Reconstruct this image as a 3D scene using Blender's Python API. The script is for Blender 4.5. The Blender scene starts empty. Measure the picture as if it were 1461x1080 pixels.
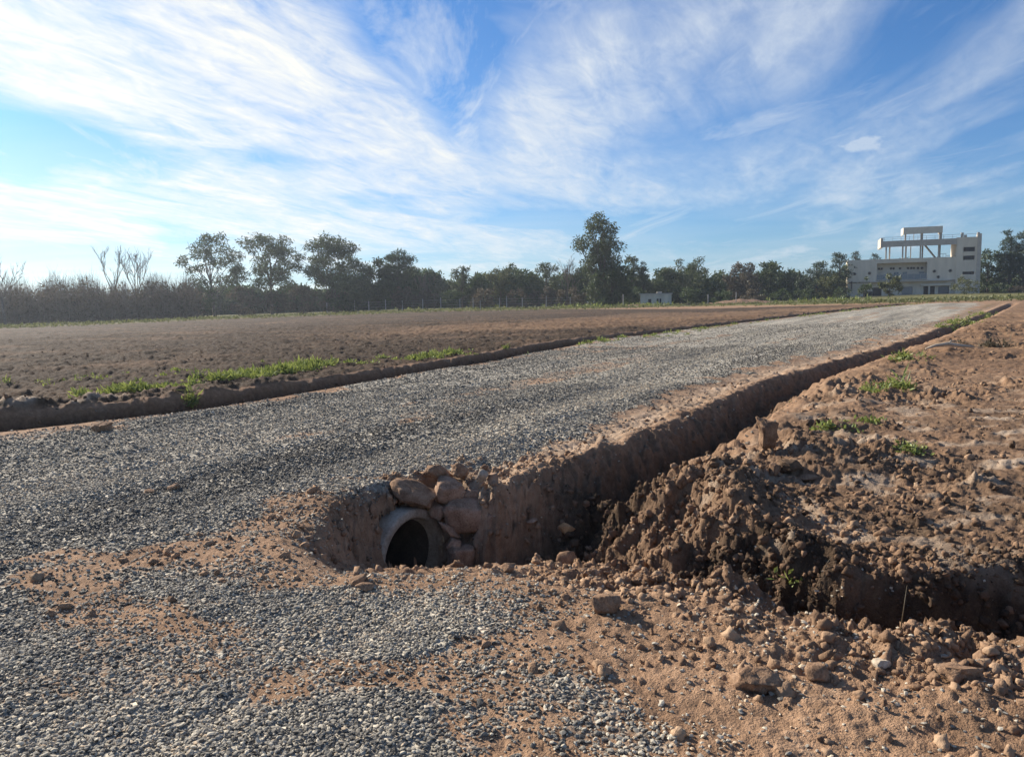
import bpy, bmesh, math, random
import numpy as np
from mathutils import Vector, Matrix, Euler

# ------------------------------------------------------------------ scene basics
sc = bpy.context.scene
COL = sc.collection
RNG = np.random.default_rng(11)
random.seed(5)
SUN_AZ, SUN_EL = math.radians(-50), math.radians(27)      # azimuth measured from the view direction, negative = left
SUN_DIR = Vector((math.sin(SUN_AZ)*math.cos(SUN_EL), math.cos(SUN_AZ)*math.cos(SUN_EL), math.sin(SUN_EL)))

# ------------------------------------------------------------------ camera numbers
FPX, PW, PH, CAMH = 1091.0, 1461, 1080, 1.7
_p, _r = math.atan(108/FPX), math.radians(1.02)
Fv = np.array([0, math.cos(_p), -math.sin(_p)])
_R0 = np.array([1., 0, 0]); _U0 = np.array([0, math.sin(_p), math.cos(_p)])
Rv = math.cos(_r)*_R0 - math.sin(_r)*_U0
Uv = math.cos(_r)*_U0 + math.sin(_r)*_R0

def ray(px, py):
    return Fv + (px-PW/2)/FPX*Rv + (PH/2-py)/FPX*Uv

def at(px, py, Y):
    d = ray(px, py); t = Y/d[1]
    return np.array([d[0]*t, Y, CAMH+d[2]*t])

GR = [-3, -1, -.67, -.12, .25, .55, 1, 3]; GG = [-.004, -.004, -.0024, .0052, .006, .0125, .014, .014]
def zbase(x, y):
    yy = np.maximum(y, .5)
    return np.interp(x/yy, GR, GG)*np.clip(y, 0, 170)

def G(px, py, dz=0.0):
    """point on the smooth land under a traced outline"""
    d = ray(px, py); t = 5.0
    for _ in range(60):
        x, y = d[0]*t, d[1]*t
        tz = (float(zbase(x, y))+dz-CAMH)/d[2] if d[2] < 0 else 1e3
        t = .5*t+.5*min(tz, 2000)
    return (d[0]*t, d[1]*t)

# ------------------------------------------------------------------ noise
def _hash32(ix, iy, seed):
    h = ix.astype(np.int32).view(np.uint32)*np.uint32(374761393)+iy.astype(np.int32).view(np.uint32)*np.uint32(668265263)+np.uint32(seed*974634777 & 0xFFFFFFFF)
    h = (h ^ (h >> np.uint32(13)))*np.uint32(1274126177)
    h = (h ^ (h >> np.uint32(16)))*np.uint32(2246822519)
    return h ^ (h >> np.uint32(15))

def _hash(ix, iy, seed):
    return (_hash32(ix, iy, seed) & np.uint32(0xFFFFFF))/float(0x1000000)

def perlin(x, y, seed=0):
    ix, iy = np.floor(x), np.floor(y); fx, fy = x-ix, y-iy
    def g(dx, dy):
        h = _hash32(ix+dx, iy+dy, seed)
        return ((h & np.uint32(0xFFFF))/32768.-1)*(fx-dx)+((h >> np.uint32(16))/32768.-1)*(fy-dy)
    u, v = fx*fx*fx*(fx*(fx*6-15)+10), fy*fy*fy*(fy*(fy*6-15)+10)
    return ((g(0, 0)*(1-u)+g(1, 0)*u)*(1-v)+(g(0, 1)*(1-u)+g(1, 1)*u)*v)*1.9

def fbm(x, y, o=4, seed=0, gain=.5):
    s = 0; a = 1.0
    for k in range(o):
        s = s+a*perlin(x, y, seed+k*17); x, y, a = x*2.03+3.1, y*2.03-1.7, a*gain
    return s

def bumps(x, y, seed=0, rad=.62):
    """rounded lumps of uneven size, one in each cell"""
    ix, iy = np.floor(x), np.floor(y); out = np.zeros_like(x)
    for dx in (-1, 0, 1):
        for dy in (-1, 0, 1):
            cx, cy = ix+dx, iy+dy
            px = cx+.15+.7*_hash(cx, cy, seed); py = cy+.15+.7*_hash(cx, cy, seed+1)
            s = .25+.75*_hash(cx, cy, seed+2)**1.5
            st = .7+.6*_hash(cx, cy, seed+3)
            d2 = (((x-px)*st)**2+((y-py)/st)**2)/(rad*s)**2
            out = np.maximum(out, s*np.sqrt(np.clip(1-d2, 0, 1)))
    return out

def sstep(a, b, v):
    t = np.clip((v-a)/(b-a), 0, 1); return t*t*(3-2*t)

def polyline(x, y, pts):
    """distance, side (+ = right of travel), station index along a line"""
    P = np.array(pts, float)
    best = np.full(x.shape, 1e9); side = np.zeros(x.shape); st = np.zeros(x.shape)
    for i in range(len(P)-1):
        a, b = P[i], P[i+1]; e = b-a; L2 = e@e
        traw = ((x-a[0])*e[0]+(y-a[1])*e[1])/L2
        t = np.clip(traw, 0, 1)
        dx, dy = x-(a[0]+t*e[0]), y-(a[1]+t*e[1]); d = np.hypot(dx, dy)
        s = (dx*e[1]-dy*e[0])
        m = d < best-1e-9
        best = np.where(m, d, best); side = np.where(m, np.sign(s), side); st = np.where(m, i+t, st)
    return best, side, st

def poly_sd(x, y, pts):
    """signed distance to a closed outline, + inside"""
    P = np.array(pts, float); n = len(P)
    d = np.full(x.shape, 1e9); ins = np.zeros(x.shape, bool)
    for i in range(n):
        a, b = P[i], P[(i+1) % n]; e = b-a
        t = np.clip(((x-a[0])*e[0]+(y-a[1])*e[1])/(e@e+1e-12), 0, 1)
        d = np.minimum(d, np.hypot(x-a[0]-t*e[0], y-a[1]-t*e[1]))
        c = ((a[1] > y) != (b[1] > y)) & (x < (b[0]-a[0])*(y-a[1])/(b[1]-a[1]+1e-12)+a[0])
        ins ^= c
    return np.where(ins, d, -d)

# ------------------------------------------------------------------ the lie of the land
LIP = [(-.40, 6.70), (-.12, 7.05), (.7, 8.3), (1.54, 9.45), (2.47, 11.0), (3.9, 13.4), (5.6, 15.9), (7.5, 18.2), (9.6, 20.6), (13.9, 26.2),
       (18.6, 32.7), (26, 42.7), (47.2, 72.5)]                 # road-side lip of the ditch on the right of the road
ROADL = [(-16, 4.5), (-12, 7.6), (-8.6, 10.0), (-6.9, 11.2), (-5.5, 12.4), (-4.5, 13.6), (-3.0, 16.3), (-.92, 20), (3.62, 30.2), (12.6, 43.1), (30.2, 65), (42, 77)]
PIT = [(-.75, 6.72), (.25, 6.45), (1.0, 5.75), (1.75, 5.05), (2.7, 4.65), (4.5, 4.55), (7, 4.7)]
PIT_Z = [.98, .84, .58, .54, .62, .66, .66]
PIT_FAR = [3.5, 1.7, 1.2, .42, .42, .5, .5]
PIT_NEAR = [2.1, 2.1, 1.7, 1.3, 1.35, 1.4, 1.4]
MOUTH = np.array([-.95, 6.98, -.655]); AX = np.array([-.80, .60, .02]); AX = AX/np.linalg.norm(AX)
R_OUT, R_IN, P_LEN = .45, .375, 7.2
gpx = lambda l: [G(*q) for q in l]
ROAD_POLY = gpx([(-120, 640), (0, 622), (150, 603), (260, 585), (380, 575), (520, 545), (680, 520), (860, 485), (1050, 462), (1240, 440), (1325, 433),
                 (1400, 432), (1372, 447), (1300, 472), (1192, 500), (1075, 524), (968, 557), (866, 597), (770, 638), (708, 660), (640, 666), (560, 682), (450, 692),
                 (385, 715), (320, 755), (200, 775), (0, 800), (-250, 830)])
FORE_POLY = gpx([(-250, 850), (0, 850), (200, 872), (430, 885), (560, 925), (700, 965), (830, 1030), (900, 1120), (960, 1400), (-500, 1500)])
ORANGE = gpx([(560, 468), (800, 455), (1000, 446), (1230, 436), (1290, 434), (1200, 445), (1000, 460), (850, 470), (700, 478), (560, 482)])
GREENEDGE = gpx([(-60, 470), (0, 468), (150, 463), (300, 456), (500, 449), (650, 444), (830, 441), (1000, 437), (1200, 434), (1320, 431), (1470, 427), (1600, 424)])
BANK = [(-2.2, 5.0), (-1.62, 5.9), (-1.50, 6.62), (-1.20, 7.10), (-.86, 7.44), (-.50, 7.42), (-.17, 7.04), (.12, 7.4)]+LIP[2:]+[(-200, 90), (-200, 5)]

def land(x, y, detail=True):
    x = np.asarray(x, float); y = np.asarray(y, float)
    if x.size < 20000: return land_(x, y, detail)
    from concurrent.futures import ThreadPoolExecutor
    n = x.size//12000+1
    with ThreadPoolExecutor(4) as ex: parts = list(ex.map(lambda q: land_(q[0], q[1], detail), zip(np.array_split(x, n), np.array_split(y, n))))
    return {k: np.concatenate([p[k] for p in parts]) for k in parts[0]}

def land_(x, y, detail=True):
    """height and colour masks at points x, y"""
    x = np.asarray(x, float); y = np.asarray(y, float)
    r = np.hypot(x, y)
    z = zbase(x, y)
    wob = fbm(x*1.3, y*1.3, 3, 3)
    wob2 = fbm(x*5, y*5, 3, 8)
    near = 1-sstep(35, 90, r)
    # ---- gravel masks
    rd = poly_sd(x, y, ROAD_POLY); fd = poly_sd(x, y, FORE_POLY)
    soft = np.clip(r*.03, .12, 1.2)
    g1 = sstep(-.5, .5, rd/soft*.5+wob*.5); g2 = sstep(-.8, .8, fd/.7+wob*1.0)
    patch = sstep(-.1, .5, fbm(x*.9, y*1.6, 4, 40)+.12)
    between = (fd < .2) & (rd < .2) & (x < .9) & (y < 7.2) & (y > 1.2)
    g3 = np.where(between, sstep(-1.9, .15, np.maximum(rd, fd))*(.30+.5*patch)*sstep(1.1, -.6, x), 0)
    gravel = np.maximum(np.maximum(g1, g2), g3)
    tr = fbm((x*.83-y*.55)*.55, (x*.55+y*.83)*.07, 3, 60)
    bare = sstep(.30, .7, tr+.45*wob)*g1
    g2 = g2*(.66+.34*patch)
    gravel = np.maximum(np.maximum(g1, g2), g3)*(1-.5*bare)*(.74+.26*sstep(-.5, .1, fbm(x*.8, y*.8, 3, 50)))
    # ---- ditch along the road
    d, s, st = polyline(x, y, LIP)
    dd = d*s + .07*wob2*near + .10*wob*near
    k = np.clip(st/12, 0, 1)
    wd = np.interp(st, [0, 4, 6, 8, 12], [1.38, 1.36, 1.15, .9, .8])
    depth = np.interp(st, [0, 1, 3, 5, 7, 9, 12], [.84, .64, .54, .50, .42, .33, .28])
    endf = sstep(.02, .25, st) * sstep(12.0, 11.7, st)
    dd = dd+(.05*fbm(x*9, y*9, 4, 19, .6)+.03*perlin((x*.83-y*.55)*.6, (x*.55+y*.83)*7, 29))*near
    cut = (.74*sstep(-.06, .56*wd/1.38, dd)+.26*sstep(.0, .8*wd/1.38, dd))*(1-sstep(.40*wd, 1.08*wd, dd))
    carve1 = depth*cut*endf
    verge = sstep(-1.1, -.4, dd)*(1-sstep(-.25, .05, dd))*endf
    z = z-.07*verge
    # ---- pit running off to the right of the culvert mouth
    d, s, st = polyline(x, y, PIT)
    i = np.arange(len(PIT))
    pd, pf, pn = np.interp(st, i, PIT_Z), np.interp(st, i, PIT_FAR), np.interp(st, i, PIT_NEAR)
    s_pit = s
    far = d*(s < 0)+.06*wob2+.12*wob; nearside = d*(s > 0)+.05*wob2+.16*wob
    steep = np.interp(st, i, [1, .35, .3, 1, 1, 1, 1])
    pfar = 1-sstep(.04, 1, far/pf)
    lin = np.clip(1-nearside/pn, 0, 1)
    kk = np.interp(st, [0, 1, 2, 3, 6], [.80, .78, .75, .88, .88])
    pnear = kk*lin+(1-kk)*(1-sstep(.0, .5, nearside/pn*1.4))
    carve2 = pd*np.where(s < 0, pfar, pnear)
    # keep the road platform: nothing is dug behind the line of the culvert mouth
    hl = (x-MOUTH[0])*AX[0]+(y-MOUTH[1])*AX[1]                      # metres in behind the mouth
    lat = (x-MOUTH[0])*.60+(y-MOUTH[1])*.80
    wall = sstep(-.36, .06, poly_sd(x, y, BANK)-.04*wob2-.05*wob-.05*fbm(x*11, y*11, 3, 23)-.012*perlin(x*40, y*40, 24))
    left = sstep(-.55, .0, x+.19*y+.16+.10*wob+.05*wob2)                             # the bank closes in on the left of the mouth
    carve2 = carve2*(1-wall)*left
    carve1 = carve1*(1-np.where(lat < 1.0, wall, 0))
    carve = np.maximum(carve1, carve2)
    gravel = gravel*(1-np.clip(carve*4, 0, 1))
    z = z-carve
    # ---- left ditch
    d, s, st = polyline(x, y, ROADL)
    dl = -d*s + .10*wob+.05*wob2
    w3 = np.interp(st, [0, 3, 4.5, 6, 8, 11], [2.2, 2.2, 1.9, 1.7, 1.7, 1.7])
    lf = sstep(0.05, .8, dl)*(1-sstep(w3-.32, w3+.05, dl))
    carve3 = np.interp(st, [0, 4, 6, 11], [.5, .52, .55, .5])*lf*sstep(11, 10.8, st)
    z = z-carve3
    fieldL = sstep(w3, w3+.3, dl)*sstep(11, 10.8, st)
    bermL = np.exp(-((dl-w3-.45)/.4)**2)*(1-sstep(4.5, 7, st))*.13*(1+wob)
    z = z+bermL
    # ---- right field, mound along the ditch, spoil
    d1, s1, st1 = polyline(x, y, LIP)
    off = d1*s1
    fieldR = sstep(wd-.1, wd+.35, off)*(1-np.clip(carve2*4, 0, 1))*((s_pit < 0) & (y > 3))
    z = z+.10*np.exp(-((off-1.9)/.6)**2)*(y < 30)*(s_pit < 0)*(.6+wob)*(carve2 < .05)
    z = z-.19*sstep(1.5, 2.6, x)*(1-sstep(5.4, 9, y))*(y > 4.4)
    # ---- far edge of the fields: low grassy ridge
    de, se, ste = polyline(x, y, GREENEDGE)
    edge = np.exp(-(de/2.0)**2)
    z = z+.22*edge
    beyond = (de*-se > 1.5)*1.0
    # ---- churned-soil relief
    churn = np.clip(np.clip(carve2*2.2, 0, 1)*(x > .15)*sstep(-.2, .6, hl*-1)+.75*np.exp(-((x-1.5)/1.1)**2-((y-6.6)/.9)**2)+.5*np.exp(-((x-2.2)/1.2)**2-((y-3.6)/.55)**2), 0, 1)
    slope_dirt = np.clip((carve2 > .02)*1.0*np.clip(carve2*5, 0, 1), 0, 1)
    if detail:
        loose = (1-gravel)**2*(1-.85*np.clip(carve1*2, 0, 1))*(1-.9*np.clip(carve3*3, 0, 1))
        b1 = bumps(x/.30, y/.30, 21); b2 = bumps(x/.115, y/.115, 31)
        b3 = bumps(x/.055, y/.055, 37)*(r < 9)
        b4 = bumps(x/.62, y/.62, 47)
        fR = fieldR*near
        wx, wy = x+.12*fbm(x*3, y*3, 3, 140), y+.12*fbm(x*3, y*3, 3, 150)
        bw = bumps(wx/.34, wy/.34, 21); bw2 = bumps(wx/.13, wy/.13, 31)
        rid = 1-np.abs(fbm(wx*1.7, wy*1.7, 5, 160, .55))
        z = z+churn*(.06*bw+.03*bw2+.008*b3+.14*fbm(x*1.9, y*1.9, 5, 71, .58)+.13*(rid-.7)+.05*fbm(wx*9, wy*9, 4, 170, .6))
        z = z+(1-churn)*loose*(1-fieldL)*(1-fR)*near*(.018*b2*sstep(-.1, .5, wob)+.010*b3+.02*wob+.012*wob2)
        rough = .4+.9*sstep(-.25, .45, fbm(x*.45, y*.45, 3, 90))
        z = z+fR*(1-churn)*rough*(.035*bumps(wx/.34, wy/.34, 21)+.034*b2+.018*b3+.07*fbm(x*1.1, y*1.1, 6, 75, .56)+.04*fbm(wx*7, wy*7, 4, 170, .6))
        fl = fieldL*(1-sstep(60, 130, r))
        z = z+fl*(.025*b4+.035*b1+.03*b2+.03*fbm(wx*3, wy*3, 4, 79, .6)+.028*np.sin((y*.98+x*.16+.35*fbm(x*.25, y*.5, 3, 72))*8.2)*sstep(-.4, .2, fbm(x*.1, y*.2, 3, 74))+.045*fbm(x*.9, y*.9, 5, 77, .6)+.05*fbm(x*.35, y*.8, 3, 78))
        mess = fieldL*np.exp(-((st-3.6)/1.3)**2)*np.exp(-((dl-w3-.6)/.9)**2)
        z = z+mess*(.10*fbm(x*1.6, y*1.6, 5, 210, .6)+.05*bumps(wx/.3, wy/.3, 23))
        # ruts and scatter on the road
        z = z+gravel*(.004*wob2*(r < 14)+.05*fbm((x*.83-y*.55)*1.2, (x*.55+y*.83)*.18, 3, 61)*near+.006*b2*(r < 12))
        wl = np.clip(carve1*2.5, 0, 1)*near
        z = z+wl*(.09*fbm(x*2.6, y*2.6, 5, 81, .6)+.05*bumps(wx/.22, wy/.22, 33)+.025*b2+.03*fbm(wx*9, wy*9, 3, 83))
        z = z+np.clip(carve3*2.5, 0, 1)*(.05*b1+.04*fbm(x*2, y*2, 3, 82))
        z = z+verge*(.03*b2+.02*b1)*near
    # ---- colour masks
    damp_shade = np.clip(np.clip(carve1*1.7, 0, .85)+np.clip(carve3*3.5, 0, .95)+churn*sstep(.3, 1.4, x)*.42+fieldL*(.98+.35*fbm(x*.12, y*.3, 3, 5)), 0, 1)  # ditch walls darkened to paint their shade; the field's dark is its own soil
    pit_shade = np.clip(carve2*2.4, 0, 1)*sstep(1.0, 1.8, x)*np.where(s_pit < 0, 1, .25)  # shade on the pit's far face, painted into the soil colour
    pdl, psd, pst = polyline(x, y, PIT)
    pit_shade = np.maximum(pit_shade, sstep(.75, .40, pdl+.35*wob)*(psd < 0)*sstep(1.8, 2.4, pst))
    damp_shade = np.maximum(damp_shade, pit_shade*.95)
    damp_shade = np.maximum(damp_shade, fieldR*np.clip(.75-.07*(y-5), .15, .75)*sstep(.8, 2.0, x)*(.75+.5*fbm(x*.7, y*.9, 3, 44)))
    dry = np.clip(sstep(.1, .55, fbm(x*1.4, y*2.6, 4, 95))*fieldR*.6*np.exp(-((y-8)/5)**2)+fieldL*np.exp(-((st-3.4)/1.0)**2)*np.exp(-((dl-w3-.5)/.55)**2)*sstep(-.2, .3, wob)
                  + verge*.5*near, 0, 1)
    orange = np.clip(sstep(-4, 6, poly_sd(x, y, ORANGE)+5*fbm(x*.12, y*.12, 3, 7))*fieldL+fieldR*sstep(9, 20, y)*.75, 0, 1)
    green = np.clip(edge*1.2+beyond*.8, 0, 1)
    green = np.maximum(green, .5*np.exp(-((off+.9)/.35)**2)*sstep(28, 40, y)*(y < 75)*sstep(-.1, .4, wob))
    damp_shade = damp_shade*(1-.75*orange*fieldL)
    return dict(z=z, gravel=gravel, damp_shade=damp_shade*(1-green), dry=dry, orange=orange, green=green, rd=rd, fd=fd, carve=carve, carve1=carve1, carve2=carve2, carve3=carve3,
                fieldL=fieldL, fieldR=fieldR, churn=churn, hl=hl, lat=lat, dl=dl, w3=w3, off=off, r=r, edge=edge, verge=verge)

def gz(x, y):
    return float(land(np.array([float(x)]), np.array([float(y)]))['z'][0])

def hit(px, py):
    """where the sight line of a traced point meets the finished ground"""
    d = ray(px, py); t = np.geomspace(1.8, 160, 2600)
    q = land(d[0]*t, d[1]*t)['z']; zz = CAMH+d[2]*t
    i = int(np.argmax(zz < q)); t = t[i]
    return np.array([d[0]*t, d[1]*t, float(q[i])])

# ------------------------------------------------------------------ object helpers
def tag(o, label=None, cat=None, group=None, kind=None):
    if label: o['label'] = label
    if cat: o['category'] = cat
    if group: o['group'] = group
    if kind: o['kind'] = kind
    return o

def empty(name, loc, rz=0, label=None, cat=None, group=None):
    o = bpy.data.objects.new(name, None); COL.objects.link(o)
    o.location = loc; o.rotation_euler = (0, 0, rz); o.empty_display_size = .3
    return tag(o, label, cat, group)

def link(name, me, mat=None, parent=None, loc=None):
    o = bpy.data.objects.new(name, me); COL.objects.link(o)
    if mat and not me.materials: me.materials.append(mat)
    if parent: o.parent = parent
    if loc is not None: o.location = loc
    return o

def np_mesh(name, V, Fc, smooth=False, attrs=None):
    """mesh from arrays; Fc (n,3) or (n,4)"""
    V = np.asarray(V, np.float32); Fc = np.asarray(Fc, np.int32)
    me = bpy.data.meshes.new(name); n, k = Fc.shape
    me.vertices.add(len(V)); me.vertices.foreach_set('co', V.ravel())
    me.loops.add(n*k); me.loops.foreach_set('vertex_index', Fc.ravel())
    me.polygons.add(n); me.polygons.foreach_set('loop_start', np.arange(0, n*k, k, dtype=np.int32))
    me.polygons.foreach_set('loop_total', np.full(n, k, np.int32))
    me.polygons.foreach_set('use_smooth', np.full(n, smooth))
    for an, val in (attrs or {}).items():
        val = np.asarray(val, np.float32)
        if val.ndim == 1:
            a = me.attributes.new(an, 'FLOAT', 'POINT'); a.data.foreach_set('value', val)
        else:
            a = me.attributes.new(an, 'FLOAT_COLOR', 'POINT'); a.data.foreach_set('color', val.ravel())
    me.update(); me.validate()
    return me

class MB:
    """collects boxes and tubes, built as one mesh"""
    def __init__(s): s.v, s.f = [], []
    def add(s, vs, fs):
        n = len(s.v); s.v += [tuple(map(float, q)) for q in vs]; s.f += [tuple(i+n for i in q) for q in fs]
    def box(s, x0, x1, y0, y1, z0, z1):
        s.add([(x0, y0, z0), (x1, y0, z0), (x1, y1, z0), (x0, y1, z0), (x0, y0, z1), (x1, y0, z1), (x1, y1, z1), (x0, y1, z1)],
              [(3, 2, 1, 0), (4, 5, 6, 7), (0, 1, 5, 4), (1, 2, 6, 5), (2, 3, 7, 6), (3, 0, 4, 7)]); return s
    def tube(s, pts, rad, sides=5, cap=True):
        pts = [Vector(p) for p in pts]; n = len(pts); vs, fs = [], []
        for i, p in enumerate(pts):
            t = (pts[min(i+1, n-1)]-pts[max(i-1, 0)]).normalized()
            a = t.cross(Vector((0, 0, 1)) if abs(t.z) < .9 else Vector((1, 0, 0))).normalized(); b = t.cross(a)
            for k in range(sides):
                an = 2*math.pi*k/sides; vs.append(p+(a*math.cos(an)+b*math.sin(an))*rad[i])
        for i in range(n-1):
            for k in range(sides):
                k2 = (k+1) % sides; fs.append((i*sides+k, i*sides+k2, (i+1)*sides+k2, (i+1)*sides+k))
        if cap: fs += [tuple(range(sides))[::-1], tuple((n-1)*sides+k for k in range(sides))]
        s.add(vs, fs); return s
    def build(s, name, mat, parent=None, smooth=False, loc=None):
        me = bpy.data.meshes.new(name); me.from_pydata(s.v, [], s.f)
        if smooth: me.polygons.foreach_set('use_smooth', [True]*len(me.polygons))
        me.update(); return link(name, me, mat, parent, loc)

# ------------------------------------------------------------------ materials
def new_mat(name):
    m = bpy.data.materials.new(name); m.use_nodes = True
    nt = m.node_tree; nt.nodes.clear()
    return m, nt
def N(nt, typ, **kw):
    n = nt.nodes.new(typ)
    for k, v in kw.items():
        if k == 'ins':
            for kk, vv in v.items():
                if isinstance(vv, bpy.types.NodeSocket): nt.links.new(vv, n.inputs[kk])
                else: n.inputs[kk].default_value = vv
        else: setattr(n, k, v)
    return n
def math_(nt, op, a, b=None, c=None, clamp=False):
    n = nt.nodes.new('ShaderNodeMath'); n.operation = op; n.use_clamp = clamp
    for i, v in enumerate((a, b, c)):
        if v is None: continue
        if isinstance(v, bpy.types.NodeSocket): nt.links.new(v, n.inputs[i])
        else: n.inputs[i].default_value = v
    return n.outputs[0]
def mix(nt, f, a, b, blend='MIX'):
    n = nt.nodes.new('ShaderNodeMix'); n.data_type = 'RGBA'; n.blend_type = blend
    for i, v in ((0, f), (6, a), (7, b)):
        if isinstance(v, bpy.types.NodeSocket): nt.links.new(v, n.inputs[i])
        elif i == 0: n.inputs[0].default_value = v
        else: n.inputs[i].default_value = (*v, 1) if len(v) == 3 else v
    return n.outputs[2]
def ramp(nt, f, stops):
    n = nt.nodes.new('ShaderNodeValToRGB'); nt.links.new(f, n.inputs[0])
    e = n.color_ramp.elements
    while len(e) < len(stops): e.new(.5)
    for el, (p, c) in zip(e, stops):
        el.position = p; el.color = (*c, 1) if not isinstance(c, (int, float)) else (c, c, c, 1)
    return n.outputs[0]
def noise(nt, vec, scale, detail=4, rough=.55, dist=0.):
    n = N(nt, 'ShaderNodeTexNoise', ins={'Scale': scale, 'Detail': detail, 'Roughness': rough, 'Distortion': dist})
    if vec is not None: nt.links.new(vec, n.inputs['Vector'])
    return n
def finish(nt, col, rough=.9, normal=None, spec=.25):
    b = N(nt, 'ShaderNodeBsdfPrincipled', ins={'Base Color': col if isinstance(col, bpy.types.NodeSocket) else (*col, 1), 'Roughness': rough, 'Specular IOR Level': spec})
    if normal is not None: nt.links.new(normal, b.inputs['Normal'])
    o = N(nt, 'ShaderNodeOutputMaterial'); nt.links.new(b.outputs[0], o.inputs[0]); return b

def soil_mat():
    m, nt = new_mat('soil')
    pos = N(nt, 'ShaderNodeNewGeometry').outputs['Position']
    a = N(nt, 'ShaderNodeAttribute', attribute_name='masks'); sp = N(nt, 'ShaderNodeSeparateColor'); nt.links.new(a.outputs['Color'], sp.inputs[0])
    gr, damp_shade, dry, orange = sp.outputs[0], sp.outputs[1], sp.outputs[2], a.outputs['Alpha']
    green = N(nt, 'ShaderNodeAttribute', attribute_name='green').outputs['Fac']
    n1 = noise(nt, pos, 1.3, 6, .62).outputs[0]; n2 = noise(nt, pos, 14, 5, .65).outputs[0]; n3 = noise(nt, pos, 90, 3, .6).outputs[0]
    n0 = noise(nt, pos, .22, 4, .6).outputs[0]
    nn = math_(nt, 'ADD', math_(nt, 'MULTIPLY', n1, .45), math_(nt, 'ADD', math_(nt, 'MULTIPLY', n2, .35), math_(nt, 'MULTIPLY', n3, .2)))
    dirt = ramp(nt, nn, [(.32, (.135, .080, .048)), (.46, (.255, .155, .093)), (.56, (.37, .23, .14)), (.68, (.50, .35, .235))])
    damp_shade_col = ramp(nt, nn, [(.34, (.021, .014, .009)), (.5, (.055, .036, .023)), (.66, (.128, .083, .050))])  # dark soil colour, also the shade painted on ditch and pit walls
    dryc = ramp(nt, nn, [(.36, (.26, .185, .13)), (.5, (.46, .35, .25)), (.62, (.62, .50, .38))])
    orc = ramp(nt, math_(nt, 'ADD', math_(nt, 'MULTIPLY', nn, .65), math_(nt, 'MULTIPLY', n0, .35)), [(.36, (.10, .06, .038)), (.5, (.22, .13, .075)), (.62, (.36, .235, .13))])
    grc = ramp(nt, nn, [(.36, (.040, .052, .015)), (.5, (.10, .12, .035)), (.64, (.23, .21, .085))])
    dm = math_(nt, 'MULTIPLY_ADD', math_(nt, 'SUBTRACT', n1, .5), 1.1, damp_shade, clamp=True)
    dm = math_(nt, 'MULTIPLY', dm, ramp(nt, damp_shade, [(0, 0.), (.12, 1.)]))
    c = mix(nt, orange, dirt, orc); c = mix(nt, dm, c, damp_shade_col); c = mix(nt, dry, c, dryc)
    # straw-coloured stubble flecks on tilled soil
    fl = ramp(nt, noise(nt, N(nt, 'ShaderNodeMapping', ins={'Vector': pos, 'Scale': (1, 3, 1)}).outputs[0], 6, 6, .75).outputs[0], [(.58, 0.), (.70, 1.)])
    c = mix(nt, math_(nt, 'MULTIPLY', fl, math_(nt, 'MULTIPLY', math_(nt, 'MAXIMUM', damp_shade, orange), .36)), c, (.30, .225, .125))
    c = mix(nt, green, c, grc)
    # crushed stone
    vo = N(nt, 'ShaderNodeTexVoronoi', ins={'Vector': pos, 'Scale': 30.0, 'Randomness': 1.0})
    sv = N(nt, 'ShaderNodeSeparateColor'); nt.links.new(vo.outputs['Color'], sv.inputs[0])
    vo2 = N(nt, 'ShaderNodeTexVoronoi', ins={'Vector': pos, 'Scale': 9.0, 'Randomness': 1.0})
    sv2 = N(nt, 'ShaderNodeSeparateColor'); nt.links.new(vo2.outputs['Color'], sv2.inputs[0])
    tone = math_(nt, 'ADD', math_(nt, 'MULTIPLY', sv.outputs[0], .62), math_(nt, 'MULTIPLY', sv2.outputs[0], .38))
    gc = ramp(nt, tone, [(0, (.115, .105, .088)), (.5, (.32, .288, .235)), (.85, (.51, .455, .365)), (1, (.64, .56, .43))])
    band = noise(nt, N(nt, 'ShaderNodeMapping', vector_type='TEXTURE', ins={'Vector': pos, 'Rotation': (0, 0, math.radians(-34)), 'Scale': (.9, 14, 1)}).outputs[0], 1.0, 4, .55).outputs[0]
    gc = mix(nt, 1.0, gc, ramp(nt, band, [(.35, .70), (.65, 1.2)]), 'MULTIPLY')
    gm = math_(nt, 'ADD', gr, math_(nt, 'MULTIPLY', math_(nt, 'SUBTRACT', n2, .5), .9))
    gm = ramp(nt, gm, [(.36, 0.), (.60, 1.)])
    c = mix(nt, gm, c, gc)
    ht = math_(nt, 'ADD', math_(nt, 'MULTIPLY', n2, .6), math_(nt, 'MULTIPLY', n3, .5))
    gh = math_(nt, 'MULTIPLY', math_(nt, 'SUBTRACT', .9, vo.outputs['Distance']), 1.0)
    hh = N(nt, 'ShaderNodeMix', data_type='FLOAT'); nt.links.new(gm, hh.inputs[0]); nt.links.new(ht, hh.inputs[2]); nt.links.new(gh, hh.inputs[3])
    bp = N(nt, 'ShaderNodeBump', ins={'Strength': .9, 'Distance': .035, 'Height': hh.outputs[0]})
    finish(nt, c, .95, bp.outputs[0], .12)
    return m

def stone_mat(name, stops, attr='tone', bump=.0, scale=60, rough=.85, spec=.3):
    m, nt = new_mat(name)
    t = N(nt, 'ShaderNodeAttribute', attribute_name=attr).outputs['Fac']
    pos = N(nt, 'ShaderNodeNewGeometry').outputs['Position']
    n = noise(nt, pos, scale, 4, .6).outputs[0]
    f = math_(nt, 'ADD', t, math_(nt, 'MULTIPLY', math_(nt, 'SUBTRACT', n, .5), .45), clamp=True)
    c = ramp(nt, f, stops); nrm = None
    if bump: nrm = N(nt, 'ShaderNodeBump', ins={'Strength': bump, 'Distance': .01, 'Height': n}).outputs[0]
    finish(nt, c, rough, nrm, spec); return m

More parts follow.
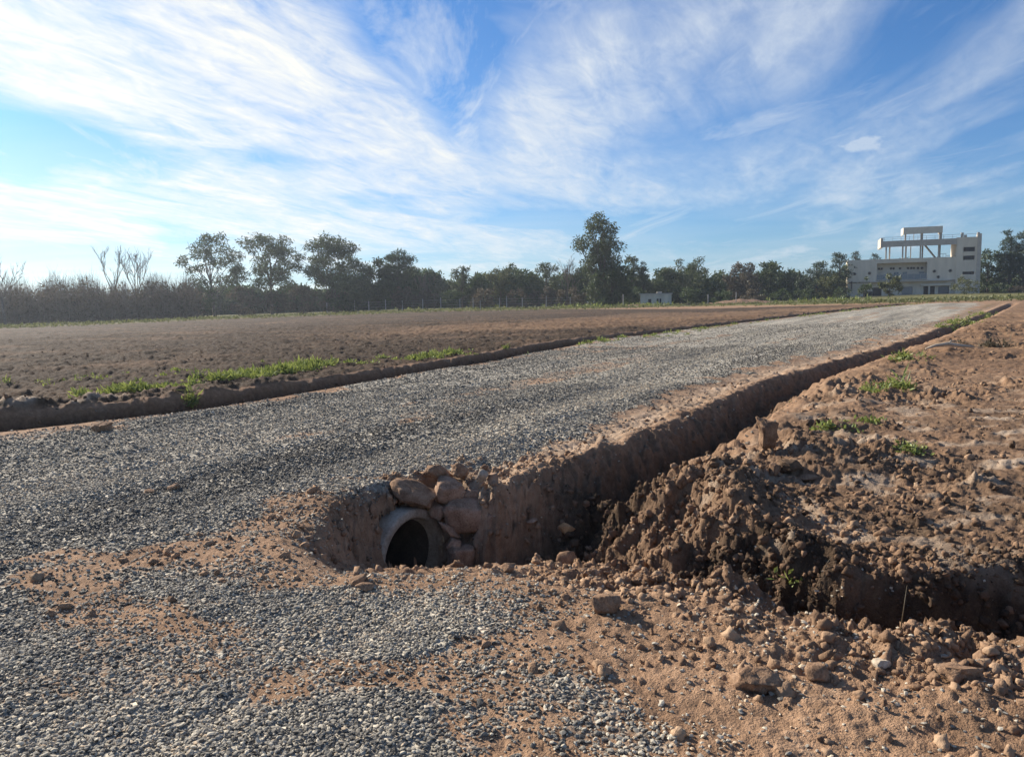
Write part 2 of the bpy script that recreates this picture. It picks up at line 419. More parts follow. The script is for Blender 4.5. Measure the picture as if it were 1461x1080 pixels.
def rock_mat(name, a, b, cc, scale=9):
    m, nt = new_mat(name)
    co = N(nt, 'ShaderNodeTexCoord').outputs['Object']
    n = noise(nt, co, scale, 7, .65).outputs[0]; n2 = noise(nt, co, scale*9, 4, .6).outputs[0]
    f = math_(nt, 'ADD', math_(nt, 'MULTIPLY', n, .6), math_(nt, 'MULTIPLY', n2, .4))
    c = ramp(nt, f, [(.35, a), (.5, b), (.64, cc)])
    bp = N(nt, 'ShaderNodeBump', ins={'Strength': .8, 'Distance': .02, 'Height': f})
    finish(nt, c, .95, bp.outputs[0], .12); return m

def leaf_mat(name, dark, light, trans=.35):
    m, nt = new_mat(name)
    t = N(nt, 'ShaderNodeAttribute', attribute_name='tone').outputs['Fac']
    c = ramp(nt, t, [(0, dark), (1, light)])
    d = N(nt, 'ShaderNodeBsdfDiffuse', ins={'Color': c}); tr = N(nt, 'ShaderNodeBsdfTranslucent', ins={'Color': c})
    g = N(nt, 'ShaderNodeBsdfGlossy', ins={'Color': (.8, .85, .8, 1), 'Roughness': .5})
    s = N(nt, 'ShaderNodeMixShader', ins={0: trans}); nt.links.new(d.outputs[0], s.inputs[1]); nt.links.new(tr.outputs[0], s.inputs[2])
    s2 = N(nt, 'ShaderNodeMixShader', ins={0: .035}); nt.links.new(s.outputs[0], s2.inputs[1]); nt.links.new(g.outputs[0], s2.inputs[2])
    o = N(nt, 'ShaderNodeOutputMaterial'); nt.links.new(s2.outputs[0], o.inputs[0]); return m

def plain_mat(name, col, var=.15, scale=2.0, rough=.85, bump=.15, spec=.25, streak=False):
    m, nt = new_mat(name)
    pos = N(nt, 'ShaderNodeNewGeometry').outputs['Position']
    v = pos
    if streak: v = N(nt, 'ShaderNodeMapping', ins={'Vector': pos, 'Scale': (1, 1, .18)}).outputs[0]
    n = noise(nt, v, scale, 6, .65).outputs[0]
    a = tuple(q*(1-var) for q in col); b = tuple(min(1, q*(1+var)) for q in col)
    c = ramp(nt, n, [(.35, a), (.65, b)])
    bp = N(nt, 'ShaderNodeBump', ins={'Strength': bump, 'Distance': .02, 'Height': n})
    finish(nt, c, rough, bp.outputs[0], spec); return m

M = dict(
    soil=soil_mat(),
    stone=stone_mat('crushed_stone', [(0, (.056, .051, .045)), (.3, (.165, .148, .122)), (.62, (.345, .305, .242)), (.86, (.58, .51, .39)), (1, (.54, .40, .26))]),
    crumb=stone_mat('soil_crumb', [(0, (.055, .038, .026)), (.3, (.14, .086, .053)), (.6, (.28, .175, .108)), (1, (.44, .30, .19))], bump=.9, scale=45, rough=.95, spec=.1),
    rockb=rock_mat('brown_stone', (.15, .092, .06), (.31, .20, .135), (.45, .31, .22), 7),
    clod=rock_mat('earth_clod', (.12, .072, .045), (.25, .155, .097), (.38, .25, .16), 12),
    clodd=rock_mat('dark_earth_clod', (.05, .033, .022), (.12, .078, .05), (.20, .135, .09), 12),
    orange_stone=rock_mat('orange_stone', (.32, .17, .08), (.50, .29, .14), (.60, .38, .20)),
    concrete=rock_mat('pipe_concrete', (.20, .155, .115), (.34, .28, .215), (.46, .39, .31), 5),
    silt_shade=rock_mat('silt_shade', (.05, .04, .03), (.09, .07, .055), (.13, .1, .08), 6),  # real mud, and the painted shade of the pipe barrel
    bark=rock_mat('bark', (.06, .05, .042), (.13, .11, .095), (.22, .195, .17), 3),
    barkd=rock_mat('dark_bark', (.035, .03, .025), (.07, .06, .05), (.11, .095, .08), 3),
    twig=rock_mat('bare_twigs', (.11, .083, .065), (.175, .135, .105), (.25, .20, .16), 3),
    palewood=rock_mat('weathered_wood', (.28, .22, .16), (.45, .37, .28), (.58, .5, .4), 6),
    euc=leaf_mat('eucalyptus_leaf', (.030, .044, .016), (.13, .15, .06)),
    pine=leaf_mat('pine_needle', (.016, .030, .012), (.07, .10, .04), .25),
    ever=leaf_mat('evergreen_leaf', (.022, .040, .013), (.10, .13, .042)),
    olive=leaf_mat('olive_leaf', (.045, .056, .016), (.17, .17, .06)),
    brownl=leaf_mat('brown_leaf', (.055, .042, .026), (.16, .125, .08)),
    weed=leaf_mat('weed_leaf', (.055, .09, .018), (.36, .39, .10), .42),
    grass=leaf_mat('grass_blade', (.06, .075, .02), (.26, .25, .10), .4),
    straw=leaf_mat('dry_stalk', (.11, .075, .042), (.36, .265, .15), .2),
    wall=plain_mat('grey_render', (.70, .60, .465), .10, .9, .9, .2, streak=True),
    wall2=plain_mat('pale_render', (.68, .60, .48), .08, 1.2, .9, .15),
    slab=plain_mat('raw_concrete', (.50, .44, .37), .12, 1.5, .9, .2),
    dark=plain_mat('dark_void', (.035, .034, .034), .2, 1.0, .6, 0),
    steel=plain_mat('grey_steel', (.30, .30, .30), .1, 4, .45, 0, .5),
    post=plain_mat('fence_concrete', (.38, .36, .33), .15, 6, .9, .1),
    white=plain_mat('hut_plaster', (.64, .57, .44), .12, 1.4, .9, .1, streak=True),
)
def glass_mat():
    m, nt = new_mat('window_glass')
    finish(nt, (.10, .13, .16), .08, None, .8); return m
M['glass'] = glass_mat()
# ------------------------------------------------------------------ ground: one sheet, cut where its kind changes
def build_ground():
    th = np.concatenate([np.arange(-180, -90, 6.), np.arange(-90, -39, 1.5), np.arange(-39, 39, .09), np.arange(39, 90, 1.5), np.arange(90, 180, 6.)])
    th = np.radians(th)
    rr = np.concatenate([[.25, .6, 1.0, 1.4, 1.75], np.geomspace(2.0, 60, 800), 60*1.012**np.arange(1, 102), 200*1.1**np.arange(1, 13)])
    nr, nc = len(rr), len(th)
    T, Rr = np.meshgrid(th, rr)
    x, y = (Rr*np.sin(T)).ravel(), (Rr*np.cos(T)).ravel()
    L = land(x, y)
    V = np.stack([x, y, L['z']], 1)
    i = np.arange(nr-1)[:, None]*nc; j = np.arange(nc)[None, :]; j2 = (j+1) % nc
    Fq = np.stack([i+j, i+nc+j, i+nc+j2, i+j2], -1).reshape(-1, 4)
    # centre cap
    Fq = np.concatenate([Fq, np.array([[0, nc//4, nc//2, 3*nc//4]])])
    fx = V[Fq].mean(1)
    # opening of the culvert
    rel = fx-MOUTH; h = rel@AX; rad = np.linalg.norm(rel-h[:, None]*AX, axis=1)
    rv = V[Fq]-MOUTH; hv = rv@AX; rdv = np.linalg.norm(rv-hv[..., None]*AX, axis=2)
    keep = ~((h > -.03) & (h < 1.5) & ((rad < R_IN+.045) | (rdv < R_IN-.005).any(1)))
    c = np.zeros(len(Fq), int)                                    # 0 ground
    f = lambda k: L[k][Fq].mean(1)
    c[(f('fieldL') > .5) & (f('r') < 170) & (f('edge') < .5)] = 2
    c[np.maximum(f('rd'), f('fd')) > -.05] = 1
    c[(f('carve1') > .12) | (f('carve2') > .12)] = 3
    c[(f('carve3') > .10)] = 4
    masks = np.stack([L['gravel'], L['damp_shade'], L['dry'], L['orange']], 1)
    for k, nm in enumerate(['ground', 'gravel_road', 'ploughed_field', 'ditch', 'ditch']):
        fs = Fq[keep & (c == k)]
        ids, inv = np.unique(fs, return_inverse=True)
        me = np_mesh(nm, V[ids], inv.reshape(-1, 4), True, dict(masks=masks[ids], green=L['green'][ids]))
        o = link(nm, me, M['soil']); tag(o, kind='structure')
        o['label'] = ['bare brown earth around the road with grassy far edge', 'grey crushed stone road running away to the right', 'dark ploughed field left of the gravel road',
                      'steep earth ditch along the near side of the road with pit', 'shallow earth ditch along the far side of the road'][k]
build_ground()

# ------------------------------------------------------------------ loose stones and crumbs (uncountable)
def rand_rot(n):
    q = RNG.normal(size=(n, 4)); q /= np.linalg.norm(q, axis=1)[:, None]
    w, a, b, c = q.T
    return np.stack([np.stack([1-2*(b*b+c*c), 2*(a*b-w*c), 2*(a*c+w*b)], -1), np.stack([2*(a*b+w*c), 1-2*(a*a+c*c), 2*(b*c-w*a)], -1),
                     np.stack([2*(a*c-w*b), 2*(b*c+w*a), 1-2*(a*a+b*b)], -1)], 1)

def ico(sub):
    bm = bmesh.new(); bmesh.ops.create_icosphere(bm, subdivisions=sub, radius=1)
    v = np.array([q.co[:] for q in bm.verts]); f = np.array([[q.index for q in p.verts] for p in bm.faces]); bm.free(); return v, f
ICO1, ICOF1 = ico(1)
ICO2, ICOF2 = ico(2)
CUBE = np.array([(a, b, c) for a in (-1, 1) for b in (-1, 1) for c in (-1, 1)], float)*.62
CUBEF = np.array([(0, 1, 3), (0, 3, 2), (4, 6, 7), (4, 7, 5), (0, 4, 5), (0, 5, 1), (2, 3, 7), (2, 7, 6), (0, 2, 6), (0, 6, 4), (1, 5, 7), (1, 7, 3)])

_v = ICO2; LUMPY = np.stack([_v*(1+.42*fbm(_v[:, 0]*1.3+k*5.1+_v[:, 2]*.9, _v[:, 1]*1.3-_v[:, 2]*.8+k, 3, 400+k, .65)[:, None])*RNG.uniform(.75, 1.2, 3) for k in range(24)])
def pebbles(pos, size, base, faces, jit, flat, tumble=1.0):
    """many small solids in one mesh: arrays of vertices and faces"""
    n, k = len(pos), base.shape[-2]
    if base.ndim == 3: base = base[RNG.integers(0, len(base), n)]
    else: base = base[None]
    sh = base*(1+RNG.uniform(-jit, jit, (n, k, 1)))+RNG.uniform(-jit*.35, jit*.35, (n, k, 3))
    ax = np.stack([RNG.uniform(.7, 1.25, n), RNG.uniform(.55, 1.0, n), RNG.uniform(flat*.7, flat*1.4, n)], 1)
    sh = sh*ax[:, None]*size[:, None, None]
    R1 = rand_rot(n)
    if tumble < 1:                                                 # mostly lying on their broad side
        a = RNG.uniform(0, 2*np.pi, n); t = RNG.normal(0, tumble, (n, 2)); ca, sa = np.cos(a), np.sin(a); z0 = np.zeros(n); o1 = np.ones(n)
        Rz = np.stack([np.stack([ca, -sa, z0], -1), np.stack([sa, ca, z0], -1), np.stack([z0, z0, o1], -1)], 1)
        cx, sx, cy, sy = np.cos(t[:, 0]), np.sin(t[:, 0]), np.cos(t[:, 1]), np.sin(t[:, 1])
        Rx = np.stack([np.stack([o1, z0, z0], -1), np.stack([z0, cx, -sx], -1), np.stack([z0, sx, cx], -1)], 1)
        Ry = np.stack([np.stack([cy, z0, sy], -1), np.stack([z0, o1, z0], -1), np.stack([-sy, z0, cy], -1)], 1)
        R1 = Rx@Ry@Rz
    sh = np.einsum('nij,nkj->nki', R1, sh)+pos[:, None]
    F_ = (faces[None]+(np.arange(n)*k)[:, None, None]).reshape(-1, 3)
    return sh.reshape(-1, 3), F_

def scatter(r0, r1, n, deg=41):
    r = np.sqrt(RNG.uniform(r0*r0, r1*r1, n)); t = np.radians(RNG.uniform(-deg, deg, n))
    return r*np.sin(t), r*np.cos(t)

def gravel():
    Vs, Fs, Ts = [], [], []; off = 0
    for r0, r1, n, s0, s1, base, faces in ((2.0, 5.2, 120000, .005, .0165, ICO1, ICOF1), (5.2, 9, 95000, .008, .020, CUBE, CUBEF),
                                           (9, 15, 90000, .011, .025, CUBE, CUBEF), (15, 26, 75000, .014, .030, CUBE, CUBEF), (26, 42, 36000, .016, .034, CUBE, CUBEF)):
        x, y = scatter(r0, r1, n); L = land(x, y)
        p = np.maximum(L['gravel'], .05*(L['fieldR'] < .3)*(L['fieldL'] < .3)*(y < 14)*(L['carve1'] < .3))
        p = np.maximum(p, .30*np.exp(-((x-2.1)/.9)**2-((y-4.65)/.3)**2))
        p = np.where(p > .3, p, p*.8)
        k = RNG.uniform(size=n) < np.clip(p*1.15, 0, 1)
        x, y, z = x[k], y[k], L['z'][k]; m = len(x)
        s = s0+(s1-s0)*RNG.beta(1.3, 3.0, m)*1.15
        rel = np.stack([x, y, z], 1)-MOUTH; h = rel@AX; inside = (h > -.1) & (np.linalg.norm(rel-h[:, None]*AX, axis=1) < R_OUT)
        s[inside] *= .01
        pos = np.stack([x, y, z+s*RNG.uniform(.05, .55, m)], 1)
        v, f = pebbles(pos, s, base, faces, .30, .46, .30)
        q = pos; tone = np.clip(RNG.beta(1.7, 2.4, m)*1.05+.30*fbm((q[:, 0]*.83-q[:, 1]*.55)*.8, (q[:, 0]*.55+q[:, 1]*.83)*.09, 3, 60), 0, 1)
        Vs.append(v); Fs.append(f+off); off += len(v); Ts.append(np.repeat(tone, len(base)))
    me = np_mesh('gravel', np.concatenate(Vs), np.concatenate(Fs), False, dict(tone=np.concatenate(Ts)))
    tag(link('gravel', me, M['stone']), 'loose grey crushed stone spread over the road and foreground', None, None, 'stuff')
gravel()

def crumbs():
    Vs, Fs, Ts = [], [], []; off = 0
    for r0, r1, n, s0, s1, base, faces, pw in ((2.2, 8.6, 95000, .004, .045, LUMPY, ICOF2, 6.5), (8.6, 16, 42000, .007, .045, LUMPY, ICOF2, 6.0), (16, 40, 26000, .012, .05, ICO1, ICOF1, 5.0), (0, 0, 5000, .006, .04, LUMPY, ICOF2, 3.5)):
        wallband = r0 == 0
        if wallband:                                               # lumps clinging to the cut face of the pit
            t = RNG.uniform(2.2, 6, n); i = np.minimum(t.astype(int), 5); A = np.array(PIT); q = A[i]+(A[i+1]-A[i])*(t-i)[:, None]
            e = A[i+1]-A[i]; e /= np.linalg.norm(e, axis=1)[:, None]; o = RNG.uniform(-.05, .75, n); x, y = q[:, 0]-e[:, 1]*o, q[:, 1]+e[:, 0]*o
        else: x, y = scatter(r0, r1, n)
        L = land(x, y)
        blot = sstep(-.15, .5, fbm(x*1.1, y*1.1, 3, 120))
        p = np.clip(L['churn']*.75+.5*np.exp(-((L['r']-(4.9-.45*x))/.55)**2)*(x > .1)*(x < 3.2)+.42*L['fieldR']*(.25+blot)+.22*L['fieldL']+.4*(L['carve3'] > .08)*(x > -14)+L['verge']*.25+.20*(L['carve1'] > .2)*blot+(1-L['gravel'])*(y < 7.5)*(L['fieldR'] < .3)*.12*blot+.45*np.exp(-((L['lat'])/1.3)**2-((L['hl']+.1)/.8)**2), 0, 1)
        p *= (L['gravel'] < .6)
        if wallband: p[:] = .8
        rel = np.stack([x, y, L['z']], 1)-MOUTH; h = rel@AX
        p[(h > -.05) & (np.linalg.norm(rel-h[:, None]*AX, axis=1) < R_OUT)] = 0
        k = RNG.uniform(size=n) < p
        x, y, z = x[k], y[k], L['z'][k]; m = len(x); damp_shade_k = L['damp_shade'][k]
        s = s0+(s1-s0)*RNG.uniform(size=m)**pw
        pos = np.stack([x, y, z+s*RNG.uniform(-.35, .35, m)], 1)
        v, f = pebbles(pos, s, base, faces, .2, .7)
        tone = np.clip(RNG.normal(.66, .14, m)-.52*damp_shade_k, .02, 1)
        Vs.append(v); Fs.append(f+off); off += len(v); Ts.append(np.repeat(tone, base.shape[-2]))
    me = np_mesh('soil_crumbs', np.concatenate(Vs), np.concatenate(Fs), True, dict(tone=np.concatenate(Ts)))
    tag(link('soil_crumbs', me, M['crumb']), 'crumbled lumps of brown earth lying over the bare soil', None, None, 'stuff')
crumbs()

# ------------------------------------------------------------------ single stones and clods
def rock_mesh(name, seed, size, cuts=13, lump=.10, sub=3, cutd=(.44, .78), square=1.0):
    rg = np.random.default_rng(seed)
    bm = bmesh.new(); bmesh.ops.create_icosphere(bm, subdivisions=sub, radius=1)
    v = np.array([q.co[:] for q in bm.verts])
    v = np.sign(v)*np.abs(v)**square; v /= np.abs(v).max()
    if square < 1: v = v*(1+.10*np.stack([np.sin(v[:, 1]*1.7+seed), np.sin(v[:, 2]*1.5+seed*2), np.sin(v[:, 0]*1.9+seed*3)], 1))
    for _ in range(cuts):
        n = rg.normal(size=3); n /= np.linalg.norm(n); d = rg.uniform(*cutd)
        e = v@n-d; v = v-np.clip(e, 0, None)[:, None]*n*.96
    q = v*1.7+seed*3.7
    dsp = fbm(q[:, 0]+q[:, 2]*.6, q[:, 1]-q[:, 2]*.7, 4, seed % 97)
    v = v*(1+lump*dsp[:, None])
    f2 = fbm(q[:, 0]*4+q[:, 2]*2.3, q[:, 1]*4-q[:, 2]*2.1, 3, seed % 89+5)
    v = v*(1+lump*.5*f2[:, None])
    v = v*np.array(size)*.5/np.abs(v).max(0)
    for a, b in zip(bm.verts, v): a.co = b
    me = bpy.data.meshes.new(name); bm.to_mesh(me); bm.free()
    me.polygons.foreach_set('use_smooth', [True]*len(me.polygons)); me.update()
    return me

def boulder(name, label, cat, px, py, size, mat, seed, Y=None, rot=(0, 0, 0), sink=.25, group=None, cuts=13, lump=.10, cutd=(.44, .78), square=1.0):
    if mat == 'rockb' and 'block' in name or name == 'standing_stone': square, cuts, cutd = .36, 8, (.86, 1.3)
    """px,py: the photo point of its middle; Y: its distance when it sits in the bank, else it rests on the ground"""
    me = rock_mesh(name, seed, size, cuts, lump, 4 if max(size) > .2 else 3, cutd, square)
    if Y is None:
        d = ray(px, py); h = hit(px, py+size[2]*.5*FPX/6.5*.6)
        loc = Vector((h[0], h[1], gz(h[0], h[1])+size[2]*(.5-sink)))
    else: loc = Vector(at(px, py, Y))
    o = link(name, me, M[mat], None, loc); o.rotation_euler = [math.radians(q) for q in rot]
    return tag(o, label, cat, group)

HB = 'stones built up around the culvert mouth'
boulder('stone_block', 'largest squared brown block beside the right shoulder of the pipe', 'stone', 667, 735, (.42, .30, .34), 'rockb', 3, 7.10, (8, -4, -14), group=HB, cuts=12, lump=.07, cutd=(.62, .78))
boulder('stone_block', 'rough brown block just above the largest block over the pipe', 'stone', 640, 703, (.29, .28, .27), 'rockb', 9, 7.19, (10, 12, 20), group=HB, cuts=9, lump=.10)
boulder('earth_slab', 'long reddish slab of earth lying over the top of the pipe', 'clod', 594, 705, (.56, .34, .22), 'clod', 14, 7.11, (0, 14, -20), group=HB, lump=.13)
boulder('stone_block', 'flat brown stone wedged above the right end of the largest block', 'stone', 676, 705, (.24, .22, .13), 'rockb', 21, 7.25, (0, 12, 10), group=HB)
boulder('stone_block', 'small brown stone between pipe rim and largest block', 'stone', 625, 728, (.18, .2, .16), 'rockb', 27, 7.15, (0, 20, 0), group=HB)
boulder('stone_slab', 'thin tilted slab leaning against the right side of the pipe', 'stone', 642, 756, (.30, .22, .085), 'rockb', 33, 7.01, (0, 48, 10), group=HB)
boulder('stone_block', 'dark rounded stone at the foot of the pipe on its right', 'stone', 658, 795, (.27, .26, .24), 'rockb', 41, 6.89, (0, 0, 30), group=HB)
boulder('stone_block', 'grey stone high in the bank above the blocks', 'stone', 687, 680, (.14, .15, .16), 'concrete', 45, 7.13, (0, 0, 0), group=HB)
boulder('stone_block', 'small stone under the tilted slab beside the pipe', 'stone', 648, 776, (.13, .14, .10), 'rockb', 52, 6.91, (0, 20, 0), group=HB)
boulder('earth_clod', 'reddish clod at the top of the bank over the stone blocks', 'clod', 622, 675, (.34, .26, .20), 'clod', 57, 7.37, (0, 0, 20), group=HB, lump=.22)
boulder('earth_clod', 'brown clod crowning the bank left of the ditch wall', 'clod', 657, 671, (.25, .22, .17), 'clod', 61, 7.37, (0, 0, 60), group=HB, lump=.22)
boulder('stone_block', 'narrow grey stone at the upper right edge of the stone pile', 'stone', 703, 684, (.11, .12, .13), 'rockb', 65, 7.15, (0, 0, 0), group=HB)
boulder('stone_block', 'half buried stone low in the bank right of the largest block', 'stone', 704, 742, (.12, .13, .15), 'rockb', 68, 7.00, (0, 0, 0), group=HB)
boulder('stone_block', 'stone set upright in the bank left of the pipe', 'stone', 532, 725, (.10, .12, .19), 'clod', 71, 6.80, (0, 0, 0), group=HB)
boulder('stone_block', 'upright reddish stone lower left of the pipe rim', 'stone', 531, 745, (.09, .10, .16), 'clod', 73, 6.75, (0, 0, 0), group=HB)
boulder('orange_stone', 'bright orange stone lying alone in the shaded ditch bottom', 'stone', 809, 755, (.165, .14, .13), 'orange_stone', 81, None, (0, 0, 15), .12)
boulder('stone', 'small brown stone on the lit edge just right of the pipe pit', 'stone', 725, 811, (.12, .11, .08), 'clod', 85)
boulder('stone', 'pale flat stone in the shaded ditch left of the orange stone', 'stone', 760, 752, (.13, .11, .06), 'rockb', 87)
boulder('standing_stone', 'tall brown block standing upright on the field side lip of the ditch', 'stone', 1095, 628, (.22, .17, .37), 'clod', 91, None, (4, -6, 25), -.05, lump=.2)
boulder('earth_clod', 'dark clod at the foot of the tall standing block', 'clod', 1128, 662, (.30, .24, .17), 'clodd', 93, lump=.22)
boulder('earth_clod', 'light clod in front of the tall standing block', 'clod', 1104, 670, (.14, .12, .16), 'clod', 95, lump=.22)
boulder('earth_clod', 'pale clod right of the standing block among loose soil', 'clod', 1152, 680, (.2, .14, .09), 'clod', 96, lump=.22)
boulder('earth_clod', 'biggest rounded clod on the slope right of the pipe', 'clod', 860, 862, (.21, .19, .17), 'clod', 101, lump=.2)
boulder('earth_slab', 'flat dark flake of earth on the lit soil before the pipe', 'clod', 524, 837, (.15, .10, .055), 'clod', 105, None, (14, 18, 30))
boulder('earth_slab', 'brown flake tilted against its twin left of the pipe front', 'clod', 511, 828, (.15, .11, .07), 'clod', 107, None, (0, -15, 10))
boulder('earth_clod', 'clod at the pit edge between pipe and orange stone', 'clod', 808, 796, (.17, .15, .13), 'clod', 111, lump=.2)
boulder('earth_clod', 'wide lump of light earth beside the stony floor of the pit', 'clod', 1080, 975, (.24, .2, .16), 'clod', 113, lump=.22)
boulder('earth_clod', 'clod just right of the wide light lump near the pit', 'clod', 1170, 965, (.13, .11, .10), 'clod', 117, lump=.2)
boulder('earth_clod', 'cracked light clod at the far right end of the pit floor', 'clod', 1365, 962, (.22, .15, .11), 'clod', 119, lump=.24)
boulder('stone', 'cream stone on the gravelly floor of the pit', 'stone', 1258, 950, (.09, .08, .06), 'palewood', 121)
boulder('stone', 'brown stone resting on gravel at the left of the road', 'stone', 250, 693, (.14, .12, .1), 'clod', 131)
boulder('stone', 'small tan stone half sunk in gravel left of the brown one', 'stone', 213, 700, (.12, .12, .07), 'clod', 133)
boulder('earth_clod', 'reddish clod on the verge where the left ditch turns', 'clod', 145, 606, (.30, .24, .19), 'clod', 137, lump=.2)
# lumps nothing tells apart: copies of a few sources in a loop, one group
src = [rock_mesh('earth_clod', 200+k, (.105, .09, .075), 7, .38) for k in range(6)]
cl_spots = [(835, 825, 1), (890, 842, .8), (770, 872, .9), (800, 865, .8), (905, 880, .8), (930, 905, .9), (955, 912, .9), (975, 920, 1), (998, 930, .9), (1018, 953, .8), (880, 912, .8),
            (862, 905, .7), (1040, 905, 1.1), (1065, 900, 1), (985, 880, .9), (945, 862, .8), (1190, 975, .7), (1230, 990, .9), (1260, 1010, 1.1), (1300, 1020, .9), (1340, 1030, .8),
            (1400, 985, .9), (1430, 975, .8), (1120, 1010, .7), (840, 790, .9), (870, 770, .8), (905, 750, 1), (930, 715, .9), (975, 690, 1), (1000, 672, .9), (1035, 655, 1),
            (1060, 640, .8), (985, 730, 1.2), (1050, 750, 1), (1180, 700, .9), (1230, 660, 1.1), (1310, 690, 1), (1380, 650, 1.2), (1420, 700, .9), (1350, 720, .8), (470, 770, .9),
            (450, 790, .8), (500, 790, .8), (475, 800, .9), (525, 800, .7), (430, 755, .7), (1150, 735, .9), (1100, 715, 1), (1265, 735, .8), (1445, 640, 1.2)]
for i, (px, py, s) in enumerate(cl_spots):
    h = hit(px, py); far = px > 1040 and py < 900
    m = src[i % 6]
    if far:
        nm = src[i % 6].copy(); nm.materials.clear(); nm.materials.append(M['clodd']); m = nm
    o = link('earth_clod', m, M['clod'], None, (h[0], h[1], h[2]+.02*s))
    s *= h[1]/6.5*.8; o.scale = (s, s, s); o.rotation_euler = (random.uniform(0, 3), random.uniform(0, 3), random.uniform(0, 6))
    if far: tag(o, 'fist sized dark clod lying on the rough bare soil right of the ditch', 'clod', 'dark clods on the soil right of the ditch')
    else: tag(o, 'fist sized light brown clod on the crumbled earth around pipe and pit', 'clod', 'light clods around pipe and pit')

# ------------------------------------------------------------------ culvert
def lathe(prof, sides=72):
    X = Vector(AX); a = X.cross(Vector((0, 0, 1))).normalized(); b = a.cross(X)*-1
    vs, fs = [], []; n = len(prof)
    for k in range(sides):
        t = 2*math.pi*k/sides
        for h, r in prof:
            r2 = r*(1+.006*math.sin(3*t+1))
            vs.append(X*h+(a*math.cos(t)+b*math.sin(t))*r2)
    for k in range(sides):
        k2 = (k+1) % sides
        for i in range(n-1): fs.append((k*n+i, k*n+i+1, k2*n+i+1, k2*n+i))
    return vs, fs
pipe = empty('concrete_pipe', tuple(MOUTH), 0, 'weathered concrete drain pipe opening out of the earth bank under the road', 'pipe')
mb = MB(); mb.add(*lathe([(.12, .330), (.13, .327), (1.0, .327), (3, .327), (5, .327), (P_LEN, .327), (P_LEN, .43), (3, .43), (.30, .43)])); mb.build('barrel', M['silt_shade'], pipe, True)  # barrel coloured near black to stand in for shade inside the pipe
mb = MB(); mb.add(*lathe([(.12, .333), (.11, .342), (.09, .350), (.04, .358), (.012, .364), (.0, .376), (-.004, .40), (.003, .436), (.015, .448), (.06, .45), (.24, .45), (.31, .40)])); mb.build('bell_rim', M['concrete'], pipe, True)
def collar():
    X = Vector(AX); a = X.cross(Vector((0, 0, 1))).normalized(); b = a.cross(X)*-1; vs, fs = [], []; n, k = 96, 9
    for i in range(n):
        t = 2*math.pi*i/n
        for j in range(k):
            r = .405+.25*j/(k-1)-(.05 if math.sin(t) > .5 else 0)*j/(k-1)
            q = a*math.cos(t)*r+b*math.sin(t)*r
            hh = .20+.05*float(fbm(np.array([q.dot(a)*7]), np.array([q.z*7]), 4, 5)[0])+.16*(j/(k-1))**2
            vs.append(q+X*hh)
    for i in range(n):
        for j in range(k-1): i2 = (i+1) % n; fs.append((i*k+j, i*k+j+1, i2*k+j+1, i2*k+j))
    mb = MB(); mb.add(vs, fs); o = mb.build('ground', M['clod'], None, True, tuple(MOUTH)); tag(o, 'earth packed round the back of the pipe bell', kind='structure')
collar()
# silt lying in the pipe
sv, sf = [], []
for i in range(26):
    hh = .05+i*.26
    for j in range(9):
        u = (j/8-.5)*.52
        p = Vector(AX)*hh+Vector(AX).cross(Vector((0, 0, 1))).normalized()*u+Vector((0, 0, -.215+.02*math.sin(i*1.7+j)+.012*math.sin(j*2.1+i)))
        sv.append(p)
for i in range(25):
    for j in range(8): sf.append((i*9+j, i*9+j+1, (i+1)*9+j+1, (i+1)*9+j))
mb = MB(); mb.add(sv, sf); o = mb.build('mud', M['silt_shade'], None, True, tuple(MOUTH)); tag(o, 'dark mud lying in the bottom of the drain pipe', None, None, 'stuff')

# ------------------------------------------------------------------ leaves
def leaves(P0, L_, W_, up=.4, droop=.0, rng=RNG, dirs=None):
    """quads at points: random direction, length and width arrays -> verts, faces"""
    n = len(P0)
    d = rng.normal(size=(n, 3)) if dirs is None else dirs
    d = d/np.linalg.norm(d, axis=1)[:, None]; d[:, 2] += up-droop; d /= np.linalg.norm(d, axis=1)[:, None]
    e = np.cross(d, rng.normal(size=(n, 3))); e /= np.linalg.norm(e, axis=1)[:, None]
    nn = np.cross(d, e)
    L_ = np.broadcast_to(L_, n)[:, None]; W_ = np.broadcast_to(W_, n)[:, None]
    a = P0; b = P0+d*L_*.5+e*W_*.5+nn*W_*.15; c = P0+d*L_; f = P0+d*L_*.5-e*W_*.5+nn*W_*.15
    V = np.stack([a, b, c, f], 1).reshape(-1, 3); Fq = np.arange(n*4).reshape(-1, 4)
    return V, Fq

def weed_mesh(name, pts, hgt, n_each, width=.03):
    P = np.repeat(np.array(pts), n_each, 0); n = len(P)
    P = P+np.concatenate([RNG.normal(0, .06, (n, 2)), RNG.uniform(0, .4, (n, 1))*np.asarray(hgt if np.isscalar(hgt) else np.repeat(hgt, n_each)[:, None])], 1)
    hh = np.asarray(hgt if np.isscalar(hgt) else np.repeat(hgt, n_each))
    V, Fq = leaves(P, RNG.uniform(.35, 1.0, n)*hh, width*RNG.uniform(.6, 1.5, n), up=.75)
    return np_mesh(name, V, Fq, False, dict(tone=np.repeat(np.clip(RNG.beta(2, 2, n), 0, 1), 4)))

